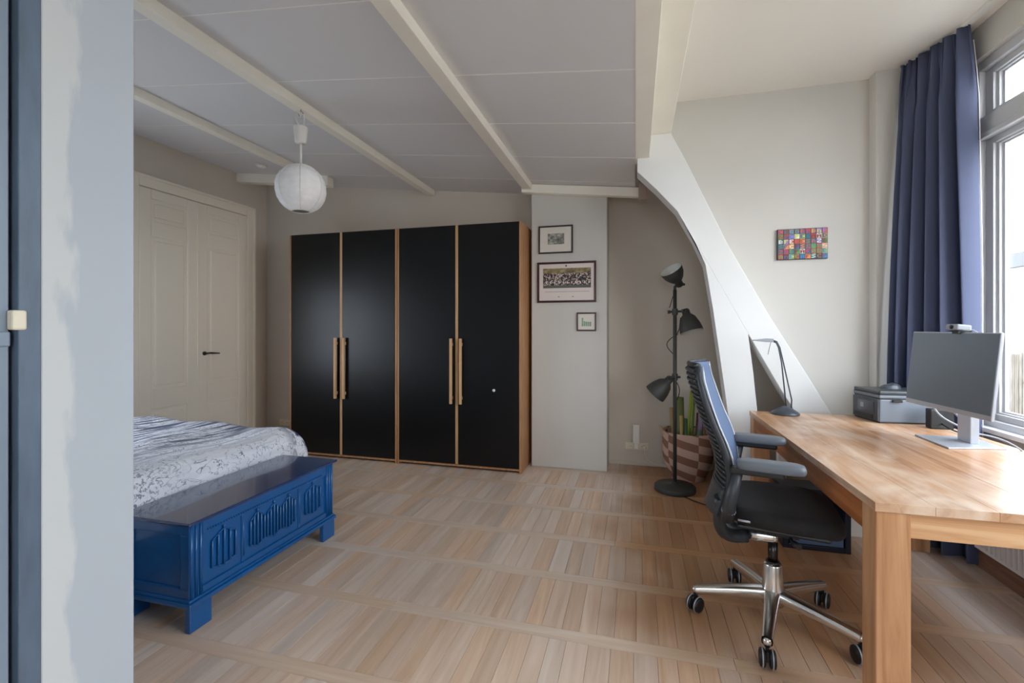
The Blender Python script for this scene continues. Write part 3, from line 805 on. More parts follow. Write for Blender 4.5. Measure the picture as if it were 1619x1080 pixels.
# ================================================================== PENDANT
PX, PY = -2.07, 2.49
pz_b = zc(-2.07) - 0.058
pd = thing('pendant_lamp', (PX, PY, pz_b), 'white paper globe pendant hanging from the cream beam', 'lamp')
hk = MB().tube([(PX, PY, pz_b+0.01), (PX, PY, pz_b-0.015)] + [(PX+0.016*math.sin(a), PY, pz_b-0.031+0.016*math.cos(a)) for a in [i*PI/8 for i in range(0, 14)]], 0.0028, 6)
hk.build('hook', M['steel'], pd, world=True)
cup = MB().lathe([(0.0001, 2.585), (0.043, 2.585), (0.045, 2.577), (0.035, 2.487), (0.032, 2.482), (0.0001, 2.482)], 24, (PX, PY, 0))
cup.build('ceiling_cup', M['white'], pd, world=True)
MB().tube([(PX, PY, 2.482), (PX, PY, 2.34)], 0.0075, 8).build('cord', M['white'], pd, world=True)
lp = bez((PX+0.004, PY, 2.58), (PX-0.08, PY, 2.67), (PX-0.03, PY, 2.72), (PX, PY, 2.655), 12)
MB().tube(lp, 0.004, 6).tube(bez((PX+0.01, PY, 2.58), (PX+0.04, PY, 2.63), (PX+0.02, PY, 2.69), (PX+0.004, PY, 2.655), 10), 0.004, 6).build('cord_loop', M['white'], pd, world=True)
R, zc0 = 0.154, 2.190
prof = []
for i in range(41):
    a = math.radians(-70 + 140*i/40)
    rib = -0.0030*abs(math.cos(i*PI/4))
    prof.append(((R+rib)*math.cos(a), R*1.0*math.sin(a)))
gl = MB().lathe(prof, 14, (PX, PY, zc0))
go = gl.build('paper_globe', M['paper'], pd, world=True, solid=0.0012)
for k in range(7):
    q = k*2*PI/7
    MB().tube([(PX+(R+0.0005)*math.cos(math.radians(a))*math.cos(q), PY+(R+0.0005)*math.cos(math.radians(a))*math.sin(q), zc0+R*math.sin(math.radians(a))) for a in range(-70, 71, 10)], 0.0028, 6).build('wire_rib', M['white'], go, world=True)
for a in (-70, 70):
    MB().tube([(PX+R*math.cos(math.radians(a))*math.cos(q), PY+R*math.cos(math.radians(a))*math.sin(q), zc0+R*math.sin(math.radians(a))) for q in [i*2*PI/24 for i in range(25)]], 0.0025, 6, caps=False).build('rim_ring', M['white'], go, world=True)
MB().tube([(PX, PY, 2.35), (PX, PY, 2.25)], 0.018, 10).build('lamp_holder', M['white'], pd, world=True)

# ================================================================== BED
bed = thing('bed', (-3.2, 1.75, 0), 'bed with a white and blue-grey patterned duvet behind the blue chest', 'bed')
bw = mat('bed_base_fabric', (70, 74, 84), 0.8)
MB().box(-4.17, -2.30, 1.02, 2.66, 0.06, 0.30).build('bed_base', bw, bed, world=True, bevel=0.02)
for xx in (-4.1, -2.4):
    for yy in (1.08, 2.60):
        MB().box(xx-0.03, xx+0.03, yy-0.03, yy+0.03, 0, 0.06).build('leg', M['black'], bed, world=True)
MB().box(-4.17, -2.30, 1.03, 2.65, 0.30, 0.50).build('mattress', M['white'], bed, world=True, bevel=0.05, seg=4)
def duvet_mat():
    m = bpy.data.materials.new('duvet_print'); m.use_nodes = True
    N, L = m.node_tree.nodes, m.node_tree.links
    p = N['Principled BSDF']; p.inputs['Roughness'].default_value = 0.85
    g = N.new('ShaderNodeNewGeometry')
    def stretched(sc, scale, dist, detail=4):
        mp = N.new('ShaderNodeMapping'); mp.inputs['Scale'].default_value = sc
        mp.inputs['Rotation'].default_value = (0, 0, 0.12)
        L.new(g.outputs['Position'], mp.inputs['Vector'])
        n = N.new('ShaderNodeTexNoise'); n.inputs['Scale'].default_value = scale; n.inputs['Detail'].default_value = detail
        n.inputs['Distortion'].default_value = dist
        L.new(mp.outputs['Vector'], n.inputs['Vector'])
        return n.outputs['Fac']
    def rng(src, a, b, c=0.0, d=1.0):
        r = N.new('ShaderNodeMapRange'); r.inputs['From Min'].default_value = a; r.inputs['From Max'].default_value = b
        r.inputs['To Min'].default_value = c; r.inputs['To Max'].default_value = d
        L.new(src, r.inputs['Value']); return r.outputs[0]
    def op(o, a, b):
        q = N.new('ShaderNodeMath'); q.operation = o
        for i, s in enumerate((a, b)):
            if isinstance(s, (int, float)): q.inputs[i].default_value = s
            else: L.new(s, q.inputs[i])
        return q.outputs[0]
    sx = N.new('ShaderNodeSeparateXYZ'); L.new(g.outputs['Position'], sx.inputs[0])
    streak = rng(stretched((16, 1.3, 5), 2.2, 0.5), 0.46, 0.56)
    fine = rng(stretched((20, 7, 14), 2.6, 1.2), 0.52, 0.60)
    branch = stretched((7, 5, 7), 1.1, 2.5, 3)
    br = rng(op('ABSOLUTE', op('SUBTRACT', branch, 0.5), 0), 0.016, 0.0)
    dens = rng(sx.outputs['X'], -2.32, -2.65, 0.12, 1.0)
    f = op('MULTIPLY', op('MAXIMUM', op('MULTIPLY', streak, 0.95), op('MULTIPLY', fine, 0.6)), dens)
    spots = op('MULTIPLY', rng(stretched((40, 40, 40), 1.6, 0.0, 2), 0.54, 0.60), rng(sx.outputs['Y'], 1.95, 1.6))
    f = op('MAXIMUM', f, op('MAXIMUM', op('MULTIPLY', br, 0.9), op('MULTIPLY', spots, 0.8)))
    edge = rng(sx.outputs['Y'], 2.58, 2.70)
    f = op('MAXIMUM', f, op('MULTIPLY', edge, rng(stretched((5, 12, 5), 1.4, 1.5), 0.42, 0.55)))
    mx = N.new('ShaderNodeMix'); mx.data_type = 'RGBA'
    L.new(f, mx.inputs['Factor'])
    mx.inputs['A'].default_value = lin(243, 245, 252); mx.inputs['B'].default_value = lin(66, 76, 108)
    L.new(mx.outputs['Result'], p.inputs['Base Color'])
    b = N.new('ShaderNodeBump'); b.inputs['Strength'].default_value = 0.15; b.inputs['Distance'].default_value = 0.01
    L.new(stretched((3, 6, 3), 3.0, 0.5), b.inputs['Height']); L.new(b.outputs['Normal'], p.inputs['Normal'])
    return m
M['duvet'] = duvet_mat()
def duvet(u, v):
    # u along the bed (head -> foot), v across (near -> far); the cloth falls over foot and sides
    lx, ly = 2.12, 2.36
    sx_, sy_ = u*lx, (v-0.5)*ly
    x_foot, half, rad = 1.735, 0.79, 0.13
    def fold(s, lim):
        if s <= lim: return s, 0.0
        a = (s-lim)/rad
        if a < PI/2: return lim + rad*math.sin(a), rad*(1-math.cos(a))
        return lim + rad, rad + (s-lim-rad*PI/2)
    fx, dz1 = fold(sx_, x_foot)
    ay, dz2 = fold(abs(sy_), half)
    yy = math.copysign(ay, sy_)
    x = -4.12 + fx; y = 1.845 + yy
    z = 0.597 - max(dz1, dz2) - 0.25*min(dz1, dz2)
    fall = max(dz1, dz2)
    z += 0.035*max(0, (0.55-u)/0.55)**1.5 + 0.012*math.sin(7*u+2.0*v*3) + 0.008*math.sin(19*v+5*u)
    z += 0.010*math.sin(23*u+9*v)
    if fall > 0.05:
        w = min(1, (fall-0.05)/0.15)*0.012
        x += w*math.sin(34*v) if dz1 > dz2 else 0
        y += w*math.sin(30*u) if dz2 >= dz1 else 0
    return (min(x, -2.245), y, max(z, 0.20))
MB().grid(70, 70, duvet).build('duvet', M['duvet'], bed, world=True, solid=0.02, sub=1)

# ================================================================== BLUE CHEST
ch = thing('carved_chest', (-2.02, 1.99, 0), 'glossy blue carved wooden chest at the foot of the bed', 'chest')
CX0, CX1, CY0, CY1 = -2.205, -1.825, 1.525, 2.480
ZB0, ZB1 = 0.115, 0.455
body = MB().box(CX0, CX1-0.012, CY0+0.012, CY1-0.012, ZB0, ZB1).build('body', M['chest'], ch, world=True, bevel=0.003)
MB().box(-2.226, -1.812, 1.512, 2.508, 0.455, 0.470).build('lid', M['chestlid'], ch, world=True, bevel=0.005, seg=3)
# base moulding
MB().box(CX0-0.005, CX1+0.016, CY0-0.014, CY1+0.014, 0.108, 0.128).box(CX0-0.002, CX1+0.006, CY0-0.006, CY1+0.006, 0.126, 0.140).build('base_moulding', M['chest'], ch, world=True, bevel=0.005)
for yy0, yy1 in ((CY0-0.006, CY0+0.10), (CY1-0.10, CY1+0.006)):
    for xx0, xx1 in ((CX1-0.022, CX1+0.008), (CX0, CX0+0.03)):
        MB().box(xx0, xx1, yy0, yy1, 0, 0.110).build('foot', M['chest'], ch, world=True, bevel=0.005)
# corner pilasters (fluted)
for yy in (CY0+0.032, CY1-0.032):
    q = MB().box(CX1-0.014, CX1-0.004, yy-0.032, yy+0.032, 0.138, ZB1)
    for d in (-0.022, 0.0, 0.022):
        q.tube([(CX1-0.004, yy+d, 0.142), (CX1-0.004, yy+d, ZB1-0.002)], 0.0075, 8)
    q.build('fluted_corner', M['chest'], ch, world=True)
# rails and stiles on the front
fr = MB()
fr.box(CX1-0.014, CX1-0.002, CY0+0.064, CY1-0.064, ZB1-0.060, ZB1)
fr.box(CX1-0.014, CX1-0.002, CY0+0.064, CY1-0.064, 0.138, 0.168)
fr.build('front_rail', M['chest'], ch, world=True, bevel=0.003)
for yy in (CY0+0.285, CY1-0.285):
    MB().tube([(CX1-0.010, yy, 0.195), (CX1-0.010, yy, ZB1-0.075)], 0.006, 8).box(CX1-0.014, CX1-0.008, yy-0.012, yy+0.012, 0.168, ZB1-0.06).build('front_stile', M['chest'], ch, world=True)
# dentil row on the top rail
for k in range(56):
    yy = CY0+0.085 + k*0.0138
    pass
dn = MB()
for k in range(56):
    yy = CY0+0.085 + k*0.0138
    dn.box(CX1-0.003, CX1+0.0025, yy, yy+0.008, ZB1-0.050, ZB1-0.043)
dno = dn.build('dentil_row', M['chest'], ch, world=True)
# linenfold carvings
def linenfold(yc, width, nr):
    m = MB(); step = width/(nr-1)
    x = CX1-0.011
    for i in range(nr):
        yy = yc - width/2 + i*step
        k = 1 - abs(i-(nr-1)/2)/((nr-1)/2)
        zt = 0.345 + 0.034*k; zb = 0.222 - 0.016*k
        m.tube([(x, yy, zb), (x+0.006, yy, zb+0.006), (x+0.006, yy, zt-0.006), (x, yy, zt)], [0.0025, 0.0055, 0.0055, 0.0025], 8)
        if i < nr-1:
            k2 = 1 - abs(i+1-(nr-1)/2)/((nr-1)/2)
            m.tube([(x+0.003, yy, zt-0.002), (x+0.004, yy+step, 0.345+0.034*k2-0.002)], 0.004, 6)
            m.tube([(x+0.003, yy, zb+0.002), (x+0.004, yy+step, 0.222-0.016*k2+0.002)], 0.004, 6)
    m.lathe([(0.0001, -0.009), (0.007, -0.005), (0.009, 0), (0.007, 0.005), (0.0001, 0.009)], 10, (x+0.005, yc, 0.345+0.042))
    m.build('linenfold_carving', M['chest'], ch, world=True)
linenfold(CY0+0.175, 0.125, 5)
linenfold(CY1-0.175, 0.125, 5)
for k in (-1, 0, 1):
    linenfold((CY0+CY1)/2 + k*0.108, 0.088, 5)
# end panel frame
ep = MB()
ep.box(CX0, CX1-0.012, CY0+0.002, CY0+0.014, 0.138, 0.180); ep.box(CX0, CX1-0.012, CY0+0.002, CY0+0.014, ZB1-0.045, ZB1)
ep.box(CX1-0.055, CX1-0.012, CY0+0.002, CY0+0.014, 0.18, ZB1-0.045); ep.box(CX0, CX0+0.05, CY0+0.002, CY0+0.014, 0.18, ZB1-0.045)
ep.build('end_panel_frame', M['chest'], ch, world=True, bevel=0.003)

# ================================================================== FLOOR LAMP
LX, LY = 0.308, 3.88
fl = thing('floor_lamp', (LX, LY, 0), 'charcoal metal floor lamp with three bell shades in the nook', 'lamp')
MB().lathe([(0.0001, 0), (0.155, 0), (0.158, 0.006), (0.158, 0.034), (0.150, 0.042), (0.03, 0.050), (0.02, 0.07), (0.0001, 0.07)], 40, (LX, LY, 0)).build('base', M['charcoal'], fl, world=True)
MB().tube([(LX, LY, 0.04), (LX, LY, 1.60)], 0.0145, 12).build('pole', M['charcoal'], fl, world=True)
M['shade_in'] = mat('shade_inside', (206, 206, 200), 0.5)
def bell(joint, axis, length, rad, label):
    a = Vector(axis).normalized(); j = Vector(joint)
    sh = MB().lathe([(0.0001, -0.012), (0.022, -0.012), (0.030, 0.0), (0.030, 0.03), (0.042, 0.042), (0.060, 0.062), (rad*0.90, length*0.66), (rad*0.97, length*0.85), (rad, length)], 28, j, a).build('shade', M['charcoal'], fl, world=True)
    sh['label'] = label
    MB().lathe([(rad-0.001, length), (rad*0.95, length*0.84), (rad*0.87, length*0.64), (0.055, 0.065), (0.03, 0.05), (0.0001, 0.05)], 28, j, a).build('shade_lining', M['shade_in'], sh, world=True)
    MB().lathe([(0.0001, 0.05), (0.018, 0.05), (0.018, 0.07), (0.03, 0.10), (0.022, 0.125), (0.0001, 0.132)], 16, j, a).build('bulb', M['white'], sh, world=True)
    kn = a.cross(Vector((0, 0, 1))).normalized()
    MB().tube([j - kn*0.045, j + kn*0.045], 0.010, 10).build('swivel_knob', M['black'], sh, world=True)
    return sh
bell((0.345, LY-0.01, 1.640), (-0.50, -0.42, 0.80), 0.150, 0.088, 'upward facing bell shade')
MB().tube([(LX, LY, 1.59), (LX, LY, 1.625), (0.330, LY-0.005, 1.640)], 0.012, 8).build('top_joint', M['charcoal'], fl, world=True)
bell((0.385, LY-0.02, 1.435), (0.26, -0.20, -1.0), 0.175, 0.088, 'downward facing bell shade on the right')
MB().tube([(LX-0.05, LY, 1.425), (0.39, LY-0.02, 1.43)], 0.009, 8).tube([(LX-0.055, LY, 1.425), (LX-0.035, LY, 1.425)], 0.014, 8).lathe([(0.022, -0.025), (0.022, 0.025)], 14, (LX, LY, 1.425)).build('middle_joint', M['charcoal'], fl, world=True)
bell((0.270, LY-0.04, 0.895), (-0.62, 0.10, -0.68), 0.175, 0.088, 'downward facing bell shade on the left')
MB().tube([(LX+0.04, LY, 0.905), (0.265, LY-0.03, 0.905)], 0.009, 8).lathe([(0.022, -0.025), (0.022, 0.025)], 14, (LX, LY, 0.905)).build('lower_joint', M['charcoal'], fl, world=True)
cd = MB().tube(bez((0.35, LY, 1.38), (0.36, LY, 1.30), (0.33, LY, 1.28), (LX+0.016, LY-0.005, 1.24)), 0.0035, 6)
cd.tube(bez((LX-0.015, LY, 1.225), (LX-0.09, LY, 1.17), (LX-0.06, LY, 1.14), (LX-0.015, LY, 1.09)), 0.0035, 6)
cd.tube(bez((LX+0.015, LY, 0.86), (LX+0.05, LY, 0.80), (LX+0.03, LY, 0.76), (LX+0.015, LY, 0.72)), 0.0035, 6)
cd.tube(bez((LX-0.015, LY, 1.55), (LX-0.03, LY, 1.50), (LX-0.035, LY, 1.46), (LX-0.045, LY, 1.46)), 0.0035, 6)
cd.build('cable', M['black'], fl, world=True)
MB().tube(bez((LX+0.05, LY-0.14, 0.006), (LX+0.15, LY-0.28, 0.004), (LX+0.30, LY-0.36, 0.004), (LX+0.55, LY-0.40, 0.004), 18), 0.004, 6).build('floor_cable', M['black'], fl, world=True)

# ================================================================== BASKET WITH ROLLS
BX, BY = 0.440, 4.235
bk = thing('woven_basket', (BX, BY, 0), 'round woven basket in pink and brown stripes behind the floor lamp', 'basket')
def basket_mat():
    m = bpy.data.materials.new('striped_straw'); m.use_nodes = True
    N, L = m.node_tree.nodes, m.node_tree.links
    p = N['Principled BSDF']; p.inputs['Roughness'].default_value = 0.85
    tc = N.new('ShaderNodeTexCoord'); sp = N.new('ShaderNodeSeparateXYZ')
    L.new(tc.outputs['Object'], sp.inputs[0])
    at = N.new('ShaderNodeMath'); at.operation = 'ARCTAN2'; L.new(sp.outputs['Y'], at.inputs[0]); L.new(sp.outputs['X'], at.inputs[1])
    a = N.new('ShaderNodeMath'); a.operation = 'MULTIPLY'; a.inputs[1].default_value = 0.80; L.new(at.outputs[0], a.inputs[0])
    fl_ = N.new('ShaderNodeMath'); fl_.operation = 'FRACT'; L.new(a.outputs[0], fl_.inputs[0])
    st = N.new('ShaderNodeMath'); st.operation = 'MULTIPLY'; st.inputs[1].default_value = 0.066; L.new(fl_.outputs[0], st.inputs[0])
    ad = N.new('ShaderNodeMath'); ad.operation = 'ADD'; L.new(st.outputs[0], ad.inputs[0]); L.new(sp.outputs['Z'], ad.inputs[1])
    ml = N.new('ShaderNodeMath'); ml.operation = 'MULTIPLY'; ml.inputs[1].default_value = 7.6; L.new(ad.outputs[0], ml.inputs[0])
    fc = N.new('ShaderNodeMath'); fc.operation = 'FRACT'; L.new(ml.outputs[0], fc.inputs[0])
    r = N.new('ShaderNodeValToRGB'); r.color_ramp.interpolation = 'CONSTANT'
    r.color_ramp.elements[0].color = lin(196, 164, 148); r.color_ramp.elements[1].position = 0.5; r.color_ramp.elements[1].color = lin(140, 100, 80)
    L.new(fc.outputs[0], r.inputs['Fac']); L.new(r.outputs['Color'], p.inputs['Base Color'])
    n = N.new('ShaderNodeTexNoise'); n.inputs['Scale'].default_value = 110; L.new(tc.outputs['Object'], n.inputs['Vector'])
    b = N.new('ShaderNodeBump'); b.inputs['Strength'].default_value = 0.5; b.inputs['Distance'].default_value = 0.004
    L.new(n.outputs['Fac'], b.inputs['Height']); L.new(b.outputs['Normal'], p.inputs['Normal'])
    return m
M['straw'] = basket_mat()
prof = [(0.0001, 0.0), (0.135, 0.0)]
for i in range(27):
    t_ = i/26
    r_ = 0.135 + 0.072*math.sin(min(1, t_*1.7)*PI/2)
    prof.append((r_ + (0.003 if i % 2 else 0), 0.005 + t_*0.405))
prof += [(0.197, 0.405), (0.190, 0.2), (0.13, 0.02), (0.0001, 0.015)]
MB().lathe(prof, 40, (BX, BY, 0)).build('basket_wall', M['straw'], bk, world=True)
for sx in (-1, 1):
    c = BX + sx*0.19
    MB().tube(bez((c, BY-0.06, 0.37), (c+sx*0.05, BY-0.05, 0.45), (c+sx*0.05, BY+0.05, 0.45), (c, BY+0.06, 0.37)), 0.009, 8).build('handle', M['basket'], bk, world=True)
def roll(x, y, top, r, rgb, label, name='paper_roll', hollow=True, base=(None, None), rgb2=None):
    bx, by = base[0] if base[0] is not None else x*0.75+BX*0.25, base[1] if base[1] is not None else y*0.75+BY*0.25
    by += 0.045; y += 0.045; top += 0.03
    p0, p1 = Vector((bx, by, 0.025)), Vector((x, y, top))
    t = thing(name, p0, label, 'roll' if name == 'paper_roll' else 'stick', 'rolls and sticks in the basket')
    d = (p1-p0).normalized(); L_ = (p1-p0).length
    MB().lathe([(0.0001, 0), (r, 0), (r, L_), (r*0.8, L_), (r*0.8, L_-0.05), (0.0001, L_-0.05)] if hollow else [(0.0001, 0), (r, 0), (r, L_), (0.0001, L_)], 16, p0, d).build('roll_body', mat(name+'_paint', rgb, 0.6), t, world=True)
    if rgb2:
        MB().lathe([(r+0.001, 0.0), (r+0.0015, 0.002), (r+0.0015, L_*0.55), (r+0.001, L_*0.55+0.002)], 16, p0, d).build('wrapper_band', mat(name+'_band', rgb2, 0.5), t, world=True)
    return t
roll(0.378, 4.21, 0.66, 0.033, (112, 118, 72), 'thick olive green roll standing in the basket')
roll(0.312, 4.235, 0.56, 0.018, (176, 150, 96), 'thin tan roll at the left side of the basket')
roll(0.470, 4.16, 0.73, 0.012, (150, 168, 40), 'thin bright green roll leaning in the basket', base=(0.415, 4.16))
roll(0.498, 4.20, 0.72, 0.011, (104, 136, 40), 'thin dark green roll behind the bright green one', base=(0.46, 4.21))
roll(0.575, 4.14, 0.74, 0.021, (142, 124, 160), 'lilac roll leaning to the right in the basket', base=(0.475, 4.12), rgb2=(96, 122, 104))
roll(0.380, 4.10, 0.52, 0.014, (190, 160, 100), 'short tan roll at the front of the basket')
roll(0.415, 4.075, 0.50, 0.014, (60, 92, 66), 'short dark green roll at the front of the basket')
for i, (xx, yy, tz) in enumerate(((0.548, 4.22, 0.56), (0.575, 4.235, 0.60), (0.595, 4.20, 0.57), (0.530, 4.27, 0.52))):
    roll(xx, yy, tz, 0.009, (132, 98, 68), ['thin brown stick, leftmost of the sticks in the basket', 'thin brown stick, tallest of the sticks in the basket', 'thin brown stick, rightmost of the sticks in the basket', 'thin brown stick, shortest and rearmost in the basket'][i], name='wooden_stick', hollow=False)
db = thing('storage_box', (0.72, 4.05, 0), 'dark box with reddish lid between basket and truss post', 'box')
MB().box(0.655, 0.84, 3.90, 4.22, 0.0, 0.27).build('box_body', M['black'], db, world=True, bevel=0.006)
MB().box(0.650, 0.845, 3.895, 4.225, 0.27, 0.35).build('box_lid', mat('red_brown_card', (136, 84, 60), 0.7), db, world=True, bevel=0.006)

# ================================================================== DESK
DX0, DX1, DY0, DY1, DZ = 0.717, 1.650, 1.660, 3.275, 0.760
dk = thing('wooden_desk', ((DX0+DX1)/2, (DY0+DY1)/2, 0), 'solid teak table used as a desk in front of the window', 'desk')
nb_ = 6
bwid = (DX1-DX0)/nb_
for i in range(nb_):
    MB().box(DX0+i*bwid+(0.0003 if i else 0), DX0+(i+1)*bwid-(0.0003 if i < nb_-1 else 0), DY0, DY1, DZ-0.028, DZ).build('top_plank', M['deskX'], dk, world=True, bevel=0.0008)
LG = 0.092
for xx in (DX0+0.004, DX1-LG-0.004):
    for yy in (DY0+0.004, DY1-LG-0.004):
        MB().box(xx, xx+LG, yy, yy+LG, 0, DZ-0.028).build('leg', M['deskZ'], dk, world=True, bevel=0.003)
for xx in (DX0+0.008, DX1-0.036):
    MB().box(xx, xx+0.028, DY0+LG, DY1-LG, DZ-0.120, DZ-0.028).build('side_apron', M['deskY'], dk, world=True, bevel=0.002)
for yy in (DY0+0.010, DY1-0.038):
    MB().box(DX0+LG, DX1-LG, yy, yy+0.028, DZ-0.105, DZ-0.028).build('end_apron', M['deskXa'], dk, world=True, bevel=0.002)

# ---------------- desk lamp
dl = thing('desk_lamp', (0.905, 3.205, DZ), 'slim dark grey desk lamp with twin rods at the far desk end', 'lamp')
M['lampgrey'] = mat('lamp_grey', (62, 68, 78), 0.35)
M['lampsilver'] = mat('lamp_silver', (150, 156, 164), 0.35)
b = (0.905, 3.205)
MB().lathe([(0.0001, 0), (0.078, 0), (0.080, 0.006), (0.072, 0.016), (0.045, 0.034), (0.022, 0.048), (0.0001, 0.052)], 32, (b[0], b[1], DZ)).build('base', M['lampgrey'], dl, world=True)
MB().tube([(b[0]+0.006, b[1], DZ+0.045), (0.885, 3.205, 1.08), (0.868, 3.205, 1.175), (0.855, 3.205, 1.205), (0.832, 3.205, 1.214)], 0.0042, 8).build('rod', M['lampgrey'], dl, world=True)
MB().tube([(b[0]+0.034, b[1], DZ+0.040), (b[0]+0.036, b[1], DZ+0.09), (0.895, 3.205, 1.08), (0.875, 3.205, 1.175), (0.858, 3.205, 1.212), (0.832, 3.205, 1.222)], 0.0042, 8).build('rod', M['lampgrey'], dl, world=True)
MB().prism([(0.836, 1.208), (0.836, 1.230), (0.800, 1.232), (0.760, 1.226), (0.722, 1.222), (0.722, 1.217), (0.790, 1.209)], 'Y', 3.185, 3.225).build('lamp_head', M['lampsilver'], dl, world=True, bevel=0.004)
MB().tube(bez((0.825, 3.205, 1.208), (0.815, 3.205, 1.17), (0.812, 3.205, 1.15), (0.808, 3.205, 1.13), 6), 0.0018, 5).build('pull_wire', M['lampgrey'], dl, world=True)

# ---------------- printer
pt = thing('printer', (1.47, 3.14, DZ), 'grey all-in-one printer on the desk by the curtain', 'printer')
poly = [(1.295, 3.255), (1.333, 3.035), (1.655, 3.065), (1.640, 3.265)]
def shrink(pl, k):
    cx = sum(p[0] for p in pl)/len(pl); cy = sum(p[1] for p in pl)/len(pl)
    return [(cx+(p[0]-cx)*k, cy+(p[1]-cy)*k) for p in pl]
MB().prism(poly, 'Z', DZ+0.006, DZ+0.135).build('body', M['printerside'], pt, world=True, bevel=0.006)
MB().prism(shrink(poly, 0.985), 'Z', DZ, DZ+0.008).build('foot_plate', M['black'], pt, world=True)
MB().prism(shrink(poly, 0.99), 'Z', DZ+0.134, DZ+0.142).build('gap', M['black'], pt, world=True)
MB().prism(shrink(poly, 1.015), 'Z', DZ+0.141, DZ+0.158).build('scanner_bed', M['printerside'], pt, world=True, bevel=0.004)
MB().prism(shrink(poly, 1.0), 'Z', DZ+0.157, DZ+0.163).build('lid_gap', M['black'], pt, world=True)
MB().prism(shrink(poly, 1.01), 'Z', DZ+0.162, DZ+0.182).build('scanner_lid', M['printer'], pt, world=True, bevel=0.006)
fdir = Vector((1.333-1.295, 3.035-3.255, 0)).normalized(); fn = Vector((fdir.y, -fdir.x, 0))
def on_front(u0, u1, z0, z1, th, name, m, par, off=0.0):
    p0 = Vector((1.295, 3.255, 0)) + fdir*u0 + fn*off; p1 = Vector((1.295, 3.255, 0)) + fdir*u1 + fn*off
    q0, q1 = p0 + fn*th, p1 + fn*th
    return MB().prism([(p0.x, p0.y), (p1.x, p1.y), (q1.x, q1.y), (q0.x, q0.y)], 'Z', z0, z1).build(name, m, par, world=True, bevel=0.001)
if fn.x > 0: fn = -fn
fp = on_front(0.004, 0.219, DZ+0.01, DZ+0.132, 0.008, 'front_cover', M['printer'], pt)
pn = on_front(0.05, 0.19, DZ+0.055, DZ+0.115, 0.004, 'control_panel', M['printerpanel'], fp, 0.007)
on_front(0.075, 0.105, DZ+0.072, DZ+0.100, 0.002, 'display', M['lampsilver'], fp, 0.010) if True else None
on_front(0.02, 0.18, DZ+0.018, DZ+0.040, 0.004, 'paper_slot', M['black'], fp, 0.007)
MB().box(1.395, 1.44, 3.030, 3.040, DZ+0.120, DZ+0.134).build('latch', M['black'], pt, world=True)
ms = thing('computer_mouse', (1.45, 3.19, DZ+0.182), 'dark grey computer mouse lying on the printer lid', 'mouse')
def mouse(u, v):
    a = u*2*PI; r = math.cos(v*PI/2)
    return (1.455+0.052*r*math.cos(a), 3.19+0.032*r*math.sin(a), DZ+0.182+0.034*math.sin(v*PI/2)**0.8*(0.85+0.15*math.cos(a)) if v > 0 else DZ+0.182)
MB().grid(24, 8, mouse, close_u=True).build('shell', M['lampgrey'], ms, world=True)
MB().tube([(1.475, 3.19, DZ+0.2165), (1.490, 3.19, DZ+0.2145)], 0.0035, 8).build('wheel', M['black'], ms, world=True)
ad = thing('power_adapter', (1.57, 2.97, DZ), 'black power adapter behind the monitor stand', 'adapter')
MB().box(1.52, 1.625, 2.935, 2.985, DZ, DZ+0.105).build('housing', M['black'], ad, world=True, bevel=0.006)
MB().tube(bez((1.57, 2.935, DZ+0.03), (1.56, 2.87, DZ+0.02), (1.57, 2.84, DZ+0.01), (1.60, 2.80, DZ+0.006)), 0.0035, 6).build('lead', M['black'], ad, world=True)

# ---------------- monitor
mo = thing('monitor', (1.47, 2.60, DZ), 'silver computer monitor with a blank grey screen on the desk', 'monitor')
MB().prism([(1.350, 2.735), (1.345, 2.470), (1.585, 2.520), (1.590, 2.735)], 'Z', DZ, DZ+0.007).build('stand_base', M['silver'], mo, world=True, bevel=0.002)
MB().box(1.485, 1.520, 2.575, 2.665, DZ+0.006, 1.10).build('stand_column', M['silver'], mo, world=True, bevel=0.004)
tilt = 0.10
mr_ = Matrix.Translation((1.392, 2.563, 1.098)) @ Matrix.Rotation(0.08, 4, 'Z') @ Matrix.Rotation(tilt, 4, 'Y')
def mbm(): 
    q = MB(); q.M = mr_; return q
W2, H2 = 0.262, 0.182
mbm().box(0.0, 0.013, -W2, W2, -H2, H2).build('screen_housing', M['silver'], mo, world=True, bevel=0.003)
mbm().box(-0.0012, 0.004, -W2+0.005, W2-0.005, -H2+0.022, H2-0.005).build('screen', M['screen'], mo, world=True)
mbm().box(0.012, 0.085, -0.05, 0.05, -0.06, 0.06).build('mount_block', M['silver'], mo, world=True, bevel=0.004)
wc = thing('webcam', (1.40, 2.50, 1.28), 'small silver webcam clipped on top of the monitor', 'webcam')
q = mbm(); q.box(-0.030, 0.028, -0.072, 0.0, H2+0.008, H2+0.034); q.build('body', M['lampsilver'], wc, world=True, bevel=0.006)
q = mbm(); q.box(-0.012, -0.002, -0.055, -0.018, H2-0.008, H2+0.012).box(0.030, 0.040, -0.055, -0.018, H2-0.03, H2+0.012).box(-0.012, 0.040, -0.055, -0.018, H2+0.003, H2+0.010); q.build('clip', M['black'], wc, world=True)
q = mbm(); q.lathe([(0.0001, 0.004), (0.009, 0.004), (0.010, 0), (0.0001, 0)], 14, (-0.030, -0.040, H2+0.021), (-1, 0, 0)); q.build('lens', M['black'], wc, world=True)
q = mbm(); q.tube(bez((0.025, -0.05, H2+0.015), (0.06, -0.08, H2+0.02), (0.07, -0.10, H2-0.03), (0.05, -0.10, H2-0.2)), 0.002, 6); q.build('lead', M['cable'], wc, world=True)
mc = thing('monitor_cable', (1.50, 2.70, DZ), 'light grey cables hanging behind the monitor', 'cable')
MB().tube(bez((1.43, 2.76, 0.94), (1.45, 2.76, 0.84), (1.50, 2.72, 0.84), (1.55, 2.69, 0.80)), 0.0045, 6).build('cable', M['cable'], mc, world=True)
